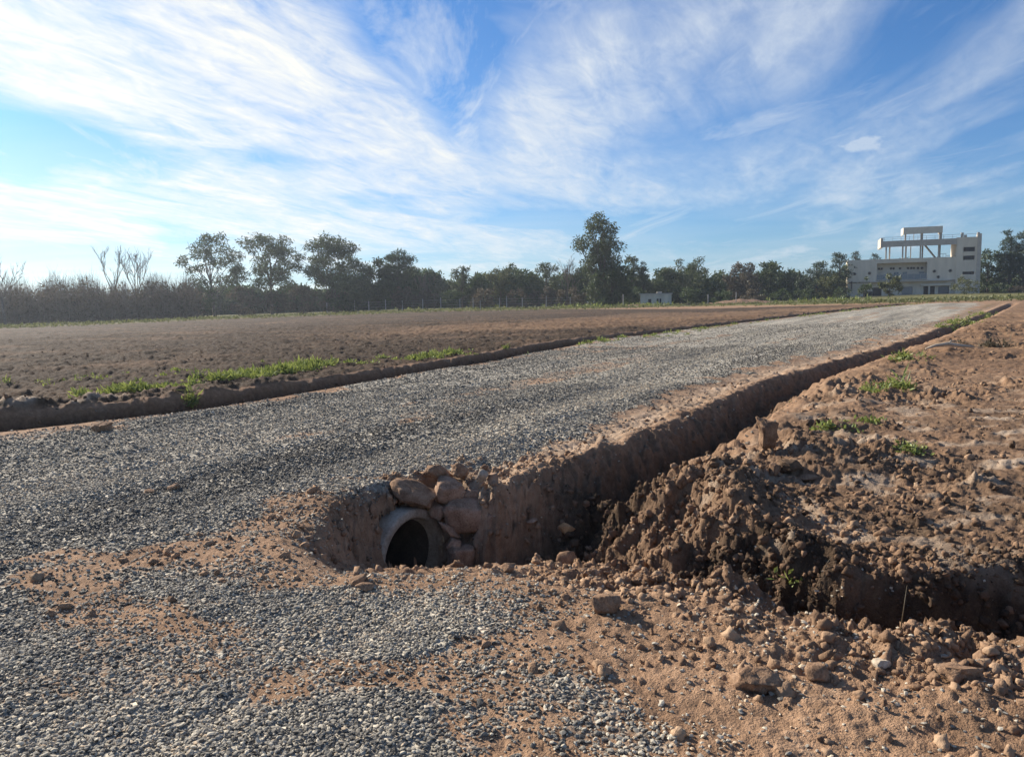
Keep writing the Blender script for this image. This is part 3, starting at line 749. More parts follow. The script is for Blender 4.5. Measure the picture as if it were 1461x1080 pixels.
def weed_line(line, n, spread, h0, h1, each, name, label, gap=.0, seed=300, width=.035):
    P = [np.array(G(*q)) for q in line]; out, hs = [], []
    for _ in range(n):
        t = random.uniform(0, len(P)-1.001); i = int(t); q = P[i]+(P[i+1]-P[i])*(t-i)
        q = q+np.array([random.gauss(0, spread), random.gauss(0, spread)])
        if float(fbm(np.array([q[0]*.7]), np.array([q[1]*.7]), 3, seed)[0]) < gap: continue
        out.append(q); hs.append(random.uniform(h0, h1))
    q = np.array(out); z = land(q[:, 0], q[:, 1])['z']
    me = weed_mesh(name, np.column_stack([q, z-.02]), np.array(hs), each, width)
    tag(link(name, me, M['weed']), label, None, None, 'stuff')
weed_line([(150, 562), (215, 560), (300, 548)], 130, .28, .08, .22, 22, 'weeds', 'low green weeds at the left start of the far ditch bank', -.1, 300)
weed_line([(310, 546), (380, 536), (455, 523)], 240, .30, .10, .30, 24, 'weeds', 'thickest bright green weeds on the far ditch bank', -.12, 301)
weed_line([(470, 524), (600, 510), (700, 502), (830, 489), (900, 480)], 330, .35, .06, .22, 20, 'weeds', 'thin strip of green weeds further along the far ditch bank', .05, 302)
weed_line([(900, 482), (1050, 461), (1230, 441), (1310, 433)], 420, .5, .06, .18, 14, 'weeds', 'sparse green growth on the far road edge near the building', -.1, 303)
weed_line([(1345, 467), (1380, 457), (1412, 446)], 130, .4, .10, .26, 18, 'weeds', 'taller green weeds along the ditch close to the road end', -.2, 304)
weed_line([(0, 552), (80, 545), (180, 540), (320, 532), (440, 516)], 80, .5, .08, .2, 12, 'weeds', 'scattered tiny green weeds on dark soil behind the far ditch', .1, 305)

def stubble():
    n = 45000; x, y = scatter(9, 95, n); L = land(x, y)
    k = RNG.uniform(size=n) < np.clip(L['fieldL']*.9*(.45+.55*sstep(-.3, .3, fbm(x*.15, y*.5, 3, 66)))+L['fieldR']*.35*(y > 9), 0, 1)
    P = np.stack([x, y, L['z']-.01], 1)[k]; n = len(P); d = RNG.normal(size=(n, 3)); d[:, 2] = np.abs(d[:, 2])*.4
    V, F_ = leaves(P, RNG.uniform(.04, .13, n), RNG.uniform(.008, .02, n), up=.35, dirs=d)
    me = np_mesh('stubble', V, F_, False, dict(tone=np.repeat(RNG.beta(1.6, 2.4, n), 4)))
    tag(link('stubble', me, M['straw']), 'short dry straw stubble scattered over the tilled soil', None, None, 'stuff')
stubble()
def tuft(px, py, rad, hgt, n, label, name='weed_clump', mat='weed', cat='plant', width=.03):
    h = hit(px, py); a = np.random.default_rng(int(px*7+py)); k = a.normal(0, rad*.36, (n, 2))*np.exp(a.normal(0, .5, (n, 1))); hgt = hgt*.62*np.exp(a.normal(0, .45, n))
    z = land(h[0]+k[:, 0], h[1]+k[:, 1])['z']-h[2]
    me = weed_mesh(name, np.column_stack([k, z]), hgt, 14, width)
    o = link(name, me, M[mat], None, tuple(h))
    if rad > .17 or rad < .01: o.name = 'dry_weeds' if mat == 'brownl' else 'weeds'; tag(o, label, None, None, 'stuff')
    else: tag(o, label, cat)
tuft(271, 580, .06, .22, 16, 'small green tuft alone on the far edge of the gravel road')
tuft(1247, 558, .36, .15, 22, 'green weed patch on bare soil right of the ditch, largest there')
tuft(1280, 554, .22, .22, 20, 'smaller green weed touching the largest patch right of the ditch')
tuft(1285, 512, .4, .20, 22, 'green weed patch on the ditch edge farther up the road')
tuft(1185, 610, .18, .10, 16, 'sparse low weed near the standing block')
tuft(1250, 602, .22, .12, 10, 'thin weed on bare soil between standing block and right edge')
tuft(1300, 640, .22, .10, 9, 'faint weed in a hollow on the right soil')
tuft(1134, 832, .002, .12, 2, 'single bright green sprig on the dark pit wall', 'sprig', width=.022)
tuft(1412, 494, .55, .22, 34, 'dark heap of dry plants on the soil right of the pale branch', 'dead_weeds', 'brownl')
def stalk(px, py, dx, dz, label, rad=.0035):
    h = hit(px, py); mb = MB(); mb.tube([(0, 0, -.03), (dx*.35, -.01, dz*.45), (dx, 0, dz)], [rad, rad*.8, rad*.4], 5)
    tag(mb.build('dry_stalk', M['straw'], None, True, tuple(h)), label, 'stalk')
stalk(1283, 905, .03, .24, 'thin dry stalk standing before the shaded pit wall')
stalk(1172, 820, .10, .18, 'dry stalk leaning right above the pit corner')
def branch():
    h = hit(1352, 500); mb = MB()
    mb.tube([(-.55, 0, .03), (-.3, .03, .10), (0, 0, .14), (.3, -.05, .09), (.65, 0, .06)], [.02, .04, .05, .04, .02], 8)
    mb.tube([(0, 0, .14), (.2, .2, .2), (.38, .3, .17)], [.03, .022, .01], 6)
    tag(mb.build('dead_branch', M['palewood'], None, True, tuple(h)), 'pale dead branch lying on the bare soil at far right', 'branch')
branch()
# ------------------------------------------------------------------ trees
def spot(px, Y):
    d = ray(px, 436); x = d[0]/d[1]*Y
    return x, Y, float(zbase(np.array([x]), np.array([Y]))[0])

def limb(mb, a, b, r0, r1, sag=.12, n=4, rg=random, sides=5):
    a, b = Vector(a), Vector(b); L = (b-a).length
    m = Vector((rg.uniform(-1, 1), rg.uniform(-1, 1), rg.uniform(-.2, .8)))*L*sag
    pts = [a+(b-a)*(i/n)+m*math.sin(math.pi*i/n)*(1-.3*i/n) for i in range(n+1)]
    mb.tube(pts, [r0+(r1-r0)*i/n for i in range(n+1)], sides, False); return pts

def clump_leaves(cs, rs, per, ll, lw, rg, flat=.75, up=.15, droop=0.):
    """leaf faces spread through uneven clumps"""
    Ps = []
    for c, r in zip(cs, rs):
        n = max(12, int(per*r*r))
        d = rg.normal(size=(n, 3)); d /= np.linalg.norm(d, axis=1)[:, None]
        k = r*(rg.uniform(.12, 1, n)**.5)*(1+.22*np.sin(d[:, 0]*5+c[0])*np.cos(d[:, 1]*4+d[:, 2]*5+c[1]))
        q = c+d*k[:, None]*np.array([1, 1, flat]); Ps.append(q)
    P = np.concatenate(Ps); n = len(P)
    V, F_ = leaves(P, ll*rg.uniform(.6, 1.4, n), lw*rg.uniform(.6, 1.4, n), up, droop, rg)
    return V, F_, np.repeat(np.clip(rg.beta(2, 2.4, n), 0, 1), 4)

def crown_points(kind, h, w, n, rg):
    """centres and sizes of the leaf clumps of one crown"""
    C, Rr = [], []; tries = 0
    while len(C) < n and tries < 4000:
        tries += 1
        u = rg.uniform(); a = rg.uniform(0, 2*math.pi); q = rg.uniform()**.5
        if kind == 'euc':
            z = h*(.36+.58*u); env = w*.5*(math.sin(math.pi*min(1, (u*.80+.14)))**.6); r = w*rg.uniform(.085, .16)
        elif kind == 'tall':
            z = h*(.05+.90*u); env = w*.5*(np.interp(u, [0, .25, .5, .62, .8, 1], [.42, .46, .55, .82, .55, .2])); r = w*rg.uniform(.10, .17)
        elif kind == 'pine':
            z = h*(.30+.66*u); env = w*.5*(1-.72*u**1.4)*rg.uniform(.6, 1); r = w*rg.uniform(.11, .18)
        elif kind == 'cone':
            z = h*(.10+.88*u); env = w*.5*(1-u)**.8; r = w*(.10+.16*(1-u))*rg.uniform(.7, 1.2)
        elif kind == 'shrub':
            z = h*(.12+.74*u); env = w*.5*math.sin(math.pi*(.2+.72*u)); r = w*rg.uniform(.14, .22)
        else:
            z = h*(.14+.78*u); env = w*.5*math.sin(math.pi*(.22+.70*u))**.7; r = w*rg.uniform(.12, .20)
        c = np.array([env*q*math.cos(a), env*q*math.sin(a), z])
        r = min(r, h*.2)
        if any(np.linalg.norm((c-o)) < .62*(r+s) for o, s in zip(C, Rr)): continue
        C.append(c); Rr.append(r)
    return np.array(C), np.array(Rr)

def bare_branches(mb, p, d, L, r, depth, rg, spread=.55):
    d = d.normalized(); n = 3; pts = [p]
    for i in range(n):
        d = (d+Vector((rg.uniform(-1, 1), rg.uniform(-1, 1), rg.uniform(-.3, .9)))*.16).normalized(); pts.append(pts[-1]+d*L/n)
    mb.tube(pts, [r*(1-.16*i) for i in range(n+1)], 5 if depth > 2 else 3, False)
    if depth <= 0: return
    for k in range(rg.choice((2, 3, 3)) if depth > 1 else 4):
        a = pts[rg.choice((1, 2, 3, 3))]
        nd = (d+Vector((rg.uniform(-1, 1), rg.uniform(-1, 1), rg.uniform(-.15, .9)))*spread).normalized()
        bare_branches(mb, a, nd, L*rg.uniform(.55, .85), max(r*.55, .022), depth-1, rg, spread)

NAMES = dict(euc='eucalyptus_tree', tall='eucalyptus_tree', pine='pine_tree', cone='conifer_tree', bush='evergreen_tree', shrub='shrub', bare='bare_tree')
def tree(kind, px, top, wpx, Y, label, group=None, mat=None, n=None, seed=0, dens=1.0, loc=None, sink=.15):
    x, y, z = spot(px, Y) if loc is None else loc
    h = float(at(px, top, Y)[2])-z; w = wpx/FPX*Y*(1.12 if kind in ('euc', 'bush', 'pine') else 1)
    rg = np.random.default_rng(seed+int(px*3)+17); rr = random.Random(seed+int(px))
    t = empty(NAMES[kind], (x, y, z-sink), rr.uniform(0, .3), label, 'shrub' if kind == 'shrub' else 'tree', group)
    h += sink
    tm, cm = MB(), MB()
    if kind == 'bare':
        r0 = .05+h*.012
        pts = limb(tm, (0, 0, 0), (rr.uniform(-.04, .04)*h, 0, h*.36), r0*1.2, r0*.75, .05, 4, rr, 7)
        for k in range(n or 4):
            a = 2*math.pi*k/(n or 4)+rr.uniform(-.5, .5); q = w/h
            bare_branches(cm, pts[rr.choice((2, 3, 4, 4))], Vector((math.cos(a)*q, math.sin(a)*q, 1.0)), h*.27, r0*.55, 4, rr, .5)
        V = np.array(cm.v); V[:, 2] *= (h/max(V[:, 2].max(), .1)); cm.v = [tuple(q) for q in V]
        tm.build('trunk', M['bark'], t, True); cm.build('crown', M['twig'], t); return t
    nn = n or dict(euc=30, tall=44, pine=30, cone=30, bush=30, shrub=14)[kind]
    C, R_ = crown_points(kind, h, w, nn, rg)
    r0 = max(.05, h*.018)
    lean = rr.uniform(-.03, .03)*h
    th = h*dict(euc=.40, tall=.72, pine=.88, cone=.95, bush=.6, shrub=.35)[kind]
    tp = limb(tm, (0, 0, 0), (lean, 0, th), r0*1.25, r0*.45, .025, 6, rr, 7)
    for c, r in zip(C, R_):
        if kind == 'cone' and rr.random() < .5: continue
        zz = c[2]*rr.uniform(.35, .75); i = min(6, max(1, int(zz/th*6))); base = tp[i]
        limb(tm, base, Vector(c)-Vector((0, 0, r*.3)), r0*.36, r0*.09, .10, 4, rr, 4)
    leafy = dict(euc=('euc', 30, .62, .17, .72, .0, .35), tall=('euc', 30, .60, .18, .85, .0, .3), pine=('pine', 46, .62, .13, .62, .35, 0.), cone=('pine', 44, .55, .15, .6, .0, .2),
                 bush=('ever', 40, .50, .24, .8, .15, 0.), shrub=('olive', 60, .36, .15, .8, .4, 0.))[kind]
    V, F_, T = clump_leaves(C, R_, leafy[1]*dens*3.0*(1.6 if w < 4 else 1), leafy[2], leafy[3], rg, *leafy[4:])
    V[:, 2] = np.maximum(V[:, 2], .02)
    tm.build('trunk', M['bark'] if kind in ('euc', 'tall') else M['barkd'], t, True)
    link('crown', np_mesh('crown', V, F_, False, dict(tone=T)), M[mat or leafy[0]], t)
    return t

# left group
tree('bare', 6, 352, 52, 118, 'bare winter tree at the far left edge before the thicket', seed=1, n=5)
tree('bare', 160, 350, 30, 128, 'bare leafless tree rising above the thicket, left one of the two', seed=2, n=3)
tree('bare', 196, 352, 46, 126, 'pale bare tree with spreading twigs right of the other bare one', seed=5, n=4)
tree('euc', 306, 333, 82, 138, 'wide airy eucalyptus at the left end of the tall eucalyptus group', seed=3, n=24)
tree('euc', 388, 331, 86, 140, 'middle tree of the three tall airy eucalypts on the left', seed=4, n=26)
tree('euc', 476, 338, 94, 140, 'broad eucalyptus right of the two airy ones, denser crown', seed=6, n=28, dens=1.35)
tree('pine', 570, 352, 64, 136, 'dark pine with the highest ragged top right of the eucalypts', seed=7, n=36)
tree('bush', 540, 367, 50, 138, 'dark evergreen squeezed between broad eucalyptus and dark pine', seed=8)
tree('shrub', 290, 402, 40, 132, 'dark bush under the left airy eucalyptus', mat='ever', seed=9)
tree('shrub', 345, 408, 48, 128, 'brownish bush under the airy eucalypts', mat='brownl', seed=10)
tree('shrub', 430, 406, 50, 128, 'brownish bush between middle and broad eucalyptus', mat='brownl', seed=11)
tree('bush', 500, 390, 60, 132, 'green rounded tree under the broad eucalyptus', seed=12)
tree('bare', 607, 386, 30, 134, 'thin bare tree just right of the dark pine', seed=13, n=4)
# middle row
tree('euc', 660, 377, 32, 140, 'small eucalyptus first of the middle row right of the thin bare tree', seed=14, dens=1.5)
tree('bush', 684, 390, 34, 138, 'round dark evergreen second in the middle row', seed=15)
tree('euc', 714, 380, 40, 142, 'yellowish topped tree in the middle row between dark evergreens', mat='olive', seed=16, dens=1.5)
tree('bush', 752, 384, 46, 140, 'wide dark evergreen right of the yellowish topped tree', seed=17)
tree('euc', 779, 372, 36, 144, 'tall narrow crown next to the half bare tree in the middle row', seed=18, dens=1.4)
tree('bare', 810, 363, 34, 138, 'half bare tree left of the tallest eucalyptus', seed=19, n=5)
tree('bush', 832, 380, 36, 142, 'dark evergreen behind the left side of the tallest eucalyptus', seed=20)
tree('tall', 858, 297, 78, 128, 'tallest eucalyptus standing out from the row, leafy to the ground', seed=21, n=46, dens=1.15)
tree('bush', 874, 372, 52, 127, 'dense dark lower tree at the right foot of the tallest eucalyptus', seed=22, n=26)
tree('euc', 902, 362, 26, 146, 'slim tree just right of the tallest eucalyptus', seed=23, dens=1.5)
tree('pine', 917, 374, 26, 146, 'slim pine behind and left of the white hut', seed=24)
tree('bush', 944, 381, 36, 148, 'dark evergreen right behind the white hut', seed=25)
tree('euc', 982, 365, 56, 150, 'spreading eucalyptus right of the white hut with clear sky gap', seed=26, n=20, dens=1.2)
tree('bush', 1018, 396, 30, 146, 'low round evergreen right of the spreading eucalyptus', seed=27)
tree('bush', 1057, 374, 46, 148, 'broad brownish tree left of the row beside the large building', mat='brownl', seed=28, n=24)
tree('bush', 1096, 373, 42, 150, 'dark tree right of the broad brownish one', seed=29, n=24)
tree('cone', 1122, 388, 22, 148, 'short conifer right of the dark tree in the right hand row', seed=30)
tree('cone', 1140, 386, 18, 150, 'narrow pointed conifer in the row left of the large building', seed=31)
tree('pine', 1165, 371, 38, 152, 'dark ragged pine left of the large building', seed=32, n=22)
tree('pine', 1196, 362, 34, 154, 'taller ragged pine touching the left wall of the large building', seed=33, n=24)
tree('bush', 1184, 392, 34, 146, 'light green tree below the ragged pines by the large building', mat='olive', seed=34)
tree('pine', 1219, 357, 22, 182, 'pine top showing over the left roof of the large building', seed=35)
tree('pine', 1246, 359, 28, 186, 'pine crown seen through the open upper columns of the building', seed=36)
tree('bush', 1290, 366, 30, 190, 'low dark crown seen behind the open columns of the building', seed=37)
tree('bush', 1335, 366, 26, 190, 'small crown seen behind the stair of the open upper floor', seed=38)
# before and right of the building
tree('bush', 1269, 392, 26, 136, 'young green tree before the loggia of the large building', mat='olive', seed=39, n=14)
tree('bush', 1233, 395, 17, 138, 'slim young tree before the left wing of the large building', seed=40, n=9)
tree('shrub', 1375, 393, 42, 139, 'yellowish loose shrub before the tower of the large building', mat='olive', seed=41, dens=.7)
tree('bush', 1408, 353, 40, 158, 'dense tree next to the right side of the tower', seed=42, n=26)
tree('pine', 1437, 327, 40, 152, 'tall dark pine right of the building, first of the pair', seed=43, n=32)
tree('pine', 1460, 324, 44, 150, 'tall dark pine at the right edge of the picture', seed=44, n=32)
tree('pine', 1490, 335, 44, 150, 'tall pine just outside the right edge', seed=45, n=26)
tree('shrub', 1425, 404, 30, 142, 'low bush at the foot of the pines right of the tower', mat='ever', seed=46)
tree('shrub', 1447, 408, 34, 140, 'low greyish bush under the tall pine at the right edge', mat='brownl', seed=47)
for i, (px, top, w, mt) in enumerate([(575, 408, 40, 'brownl'), (610, 412, 44, 'brownl'), (645, 412, 40, 'ever'), (690, 410, 46, 'brownl'), (735, 412, 46, 'brownl'), (780, 408, 50, 'brownl'), (815, 406, 44, 'brownl'),
                                     (905, 408, 36, 'ever'), (985, 408, 36, 'ever'), (1035, 412, 40, 'ever'), (1075, 410, 40, 'brownl'), (1115, 412, 40, 'ever'), (1150, 410, 40, 'ever'), (1200, 410, 34, 'ever'),
                                     (540, 410, 40, 'ever'), (480, 412, 44, 'brownl'), (395, 412, 40, 'brownl')]):
    br = mt == 'brownl'
    tree('shrub', px, top, w, 131+i % 3*2, 'greyish brown shrub of the low row behind the fence posts' if br else 'dark green shrub of the low row under the trees',
         'brown shrubs under the tree row' if br else 'green shrubs under the tree row', mt, seed=60+i)

# thicket and the mass of wood behind: read as one mass
def thicket():
    mb = MB(); rr = random.Random(8); Ps = []; P2 = []
    for i in range(3600):
        px = rr.uniform(-130, 285); Y = rr.uniform(120, 140); x, y, z = spot(px, Y)
        topy = 394+6*math.sin(px*.045)+7*math.sin(px*.13+1)+max(0, (px-200))*.06
        h = (float(at(px, topy, 128)[2])-z)*rr.uniform(.55, 1.0)
        lx, ly = rr.gauss(0, .10)*h, rr.gauss(0, .08)*h; r = rr.uniform(.014, .036)
        p1 = Vector((x+lx*.4, y+ly*.4, z+h*.55)); p2 = Vector((x+lx, y+ly, z+h))
        mb.tube([(x, y, z-.1), p1, p2], [r, r*.7, r*.3], 3, False)
        for k in range(4):
            q = p1.lerp(p2, rr.uniform(-.5, .8)); l = h*rr.uniform(.10, .25)
            mb.tube([q, q+Vector((rr.uniform(-.6, .6), rr.uniform(-.6, .6), 1))*l], [r*.5, r*.25], 3, False)
        for k in range(7): Ps.append((x+rr.gauss(0, .6), y+rr.gauss(0, .6), z+h*rr.uniform(.02, .8)))
    o = mb.build('thicket', M['twig']); tag(o, 'dense grey brown thicket of bare stems along the left field edge', None, None, 'stuff')
    P = np.array(Ps); n = len(P); rg = np.random.default_rng(3)
    V, F_ = leaves(P, rg.uniform(.4, .9, n), rg.uniform(.15, .35, n), .5, 0, rg)
    o = link('undergrowth', np_mesh('undergrowth', V, F_, False, dict(tone=np.repeat(rg.beta(2, 2, n), 4))), M['brownl']); tag(o, 'withered leaves and brush inside the bare thicket', None, None, 'stuff')
thicket()
def woods():
    rr = random.Random(21); C, R_ = [], []
    for i in range(2100):
        px = rr.uniform(250, 1215) if i < 1800 else rr.uniform(1385, 1620)
        Y = rr.uniform(158, 176); x, y, z = spot(px, Y)
        hmax = (float(at(px, 393+8*math.sin(px*.05)+7*math.sin(px*.17), 165)[2])-z) if px > 560 else (float(at(px, 412+5*math.sin(px*.07), 165)[2])-z)
        C.append((x, y, z+hmax*rr.uniform(.02, .95))); R_.append(rr.uniform(.8, 1.7))
    V, F_, T = clump_leaves(np.array(C), np.array(R_), 40, .8, .35, np.random.default_rng(5))
    o = link('woods', np_mesh('woods', V, F_, False, dict(tone=T)), M['ever']); tag(o, 'dark wood filling the space behind the row of trees', None, None, 'stuff')
woods()

# grass along the far field edge
def far_grass():
    P, hs = [], []; rr = random.Random(4)
    L_ = [np.array(q) for q in GREENEDGE]
    for i in range(5200):
        t = rr.uniform(0, len(L_)-1.001); k = int(t); q = L_[k]+(L_[k+1]-L_[k])*(t-k)+np.array([rr.gauss(0, 1), rr.gauss(0, 2.6)])
        P.append(q); hs.append(rr.uniform(.12, .5))
    q = np.array(P); z = land(q[:, 0], q[:, 1], False)['z']
    me = weed_mesh('grass', np.column_stack([q, z-.05]), np.array(hs), 5, .12)
    tag(link('grass', me, M['grass']), 'yellow green grass strip along the far edge of the fields', None, None, 'stuff')
far_grass()
def bank_grass():
    P, hs = [], []; rr = random.Random(14)
    for px, py, n, s in ((780, 437, 60, 1.6), (815, 437, 80, 1.6), (840, 439, 60, 1.4), (890, 436, 60, 1.6), (700, 440, 40, 2), (560, 442, 40, 2), (935, 438, 60, 1.5), (1060, 432, 60, 3), (1180, 430, 60, 3)):
        x, y = G(px, py)
        for k in range(n): P.append((x+rr.gauss(0, s*1.4), y+rr.gauss(0, s))); hs.append(rr.uniform(.3, .9))
    q = np.array(P); z = land(q[:, 0], q[:, 1], False)['z']
    me = weed_mesh('tall_grass', np.column_stack([q, z-.05]), np.array(hs), 9, .16)
    tag(link('tall_grass', me, M['weed']), 'taller green tufts in front of the fence and the white hut', None, None, 'stuff')
bank_grass()

# ------------------------------------------------------------------ fence at the field edge
def fence():
    xs = [(480+zx/2.922) for zx in (-40, 30, 75, 135, 205, 275, 360, 435, 515, 570, 600, 680, 710, 775, 875, 975, 1060)]
    x0, y0, z0 = spot(xs[0], 129)
    f = empty('wire_fence', (x0, y0, z0), 0, 'wire fence on thin concrete posts before the dark tree row', 'fence'); tops = []
    for i, px in enumerate(xs):
        x, y, z = spot(px, 129+(i % 3)*.3); hgt = 1.75+.45*((i*7) % 5)/5
        mb = MB(); b = Vector((x-x0, y-y0, z-z0))
        mb.add([b+Vector(q) for q in [(-.075, -.075, -.3), (.075, -.075, -.3), (.075, .075, -.3), (-.075, .075, -.3), (-.055, -.055, hgt-.03), (.055, -.055, hgt-.03), (.055, .055, hgt-.03), (-.055, .055, hgt-.03), (0, 0, hgt)]],
               [(3, 2, 1, 0), (0, 1, 5, 4), (1, 2, 6, 5), (2, 3, 7, 6), (3, 0, 4, 7), (4, 5, 8), (5, 6, 8), (6, 7, 8), (7, 4, 8)])
        mb.build('post', M['post'], f); tops.append(b)
    mb = MB()
    for k in (.35, .8, 1.25, 1.65):
        mb.tube([t+Vector((0, -.08, k)) for t in tops], [.012]*len(tops), 3, False)
    mb.build('wires', M['steel'], f)
fence()
for i, (px, h_, lab) in enumerate([(889, 2.0, 'single grey post just left of the white hut'), (1050, 1.9, 'thin grey post on the grass right of the white hut'), (1010, 1.7, 'short post between hut and spreading eucalyptus')]):
    x, y, z = spot(px, 120); mb = MB(); mb.tube([(0, 0, -.3), (.01, 0, h_*.6), (.02, 0, h_)], [.07, .065, .055], 8)
    tag(mb.build('post', M['post'], None, True, (x, y, z)), lab, 'post')

# ------------------------------------------------------------------ white hut
def hut():
    x, y, z = spot(936, 124); z -= .1
    t = empty('white_hut', (x, y, z), -.12, 'small flat roofed white hut with dark openings before the trees', 'hut')
    W_ = 4.9; h = 2.0; mb = MB()
    ops = [(-1.25, -.75, .35, 1.25), (.10, .42, .35, 1.3), (.55, .85, .35, 1.3)]
    # front wall round its openings
    xs = [-W_/2]+[q for o in ops for q in o[:2]]+[W_/2]
    for i in range(0, len(xs), 2): mb.box(xs[i], xs[i+1], 0, .15, -.6, h)
    for a, b, c, d in ops: mb.box(a, b, .003, .147, -.6, c); mb.box(a, b, .003, .147, d, h)
    mb.box(-W_/2, -W_/2+.15, .15, 3, -.6, h-.002); mb.box(W_/2-.15, W_/2, .15, 3, -.6, h-.002); mb.box(-W_/2+.15, W_/2-.15, 2.85, 3, -.6, h-.002)
    mb.build('wall', M['white'], t)
    mb = MB(); mb.box(-W_/2-.15, W_/2+.15, -.18, 3.15, h+.003, h+.16); mb.build('roof', M['slab'], t)
    for a, b, c, d in ops:
        mb = MB(); mb.box(a+.005, b-.005, .09, .11, c, d); mb.build('window', M['dark'], t)
    mb = MB(); mb.box(.2, 1.0, .8, 1.4, h+.163, h+.42); mb.build('roof_tank', M['slab'], t)
hut()
def mound():
    for px, Y, r, hgt, lab in ((1060, 122, 5.5, .75, 'low mound of orange earth right of the white hut'), (915, 117, 4.2, .5, 'low earth heap before the white hut'), (990, 119, 5.0, .35, 'flat dark earth heap between hut and orange mound')):
        x, y, z = spot(px, Y); n, k = 40, 14; V = [(0, 0, hgt)]
        for j in range(1, k+1):
            for i in range(n):
                a = 2*math.pi*i/n; q = r*j/k; zz = hgt*(math.cos(math.pi*j/k)*.5+.5)
                V.append((q*1.5*math.cos(a), q*.7*math.sin(a), zz-.06))
        V = np.array(V); V[:, 2] += .10*fbm(V[:, 0]*.9+px, V[:, 1]*.9, 4, 9)*(V[:, 2] > 0)
        F_ = [(0, 1+i, 1+(i+1) % n) for i in range(n)]
        for j in range(k-1):
            for i in range(n):
                a, b = 1+j*n+i, 1+j*n+(i+1) % n; F_ += [(a, a+n, b+n), (a, b+n, b)]
        o = link('earth_mound', np_mesh('earth_mound', V, F_, True), M['clodd'] if 'dark' in lab else M['clod'], None, (x, y, z)); tag(o, lab, 'mound')
mound()

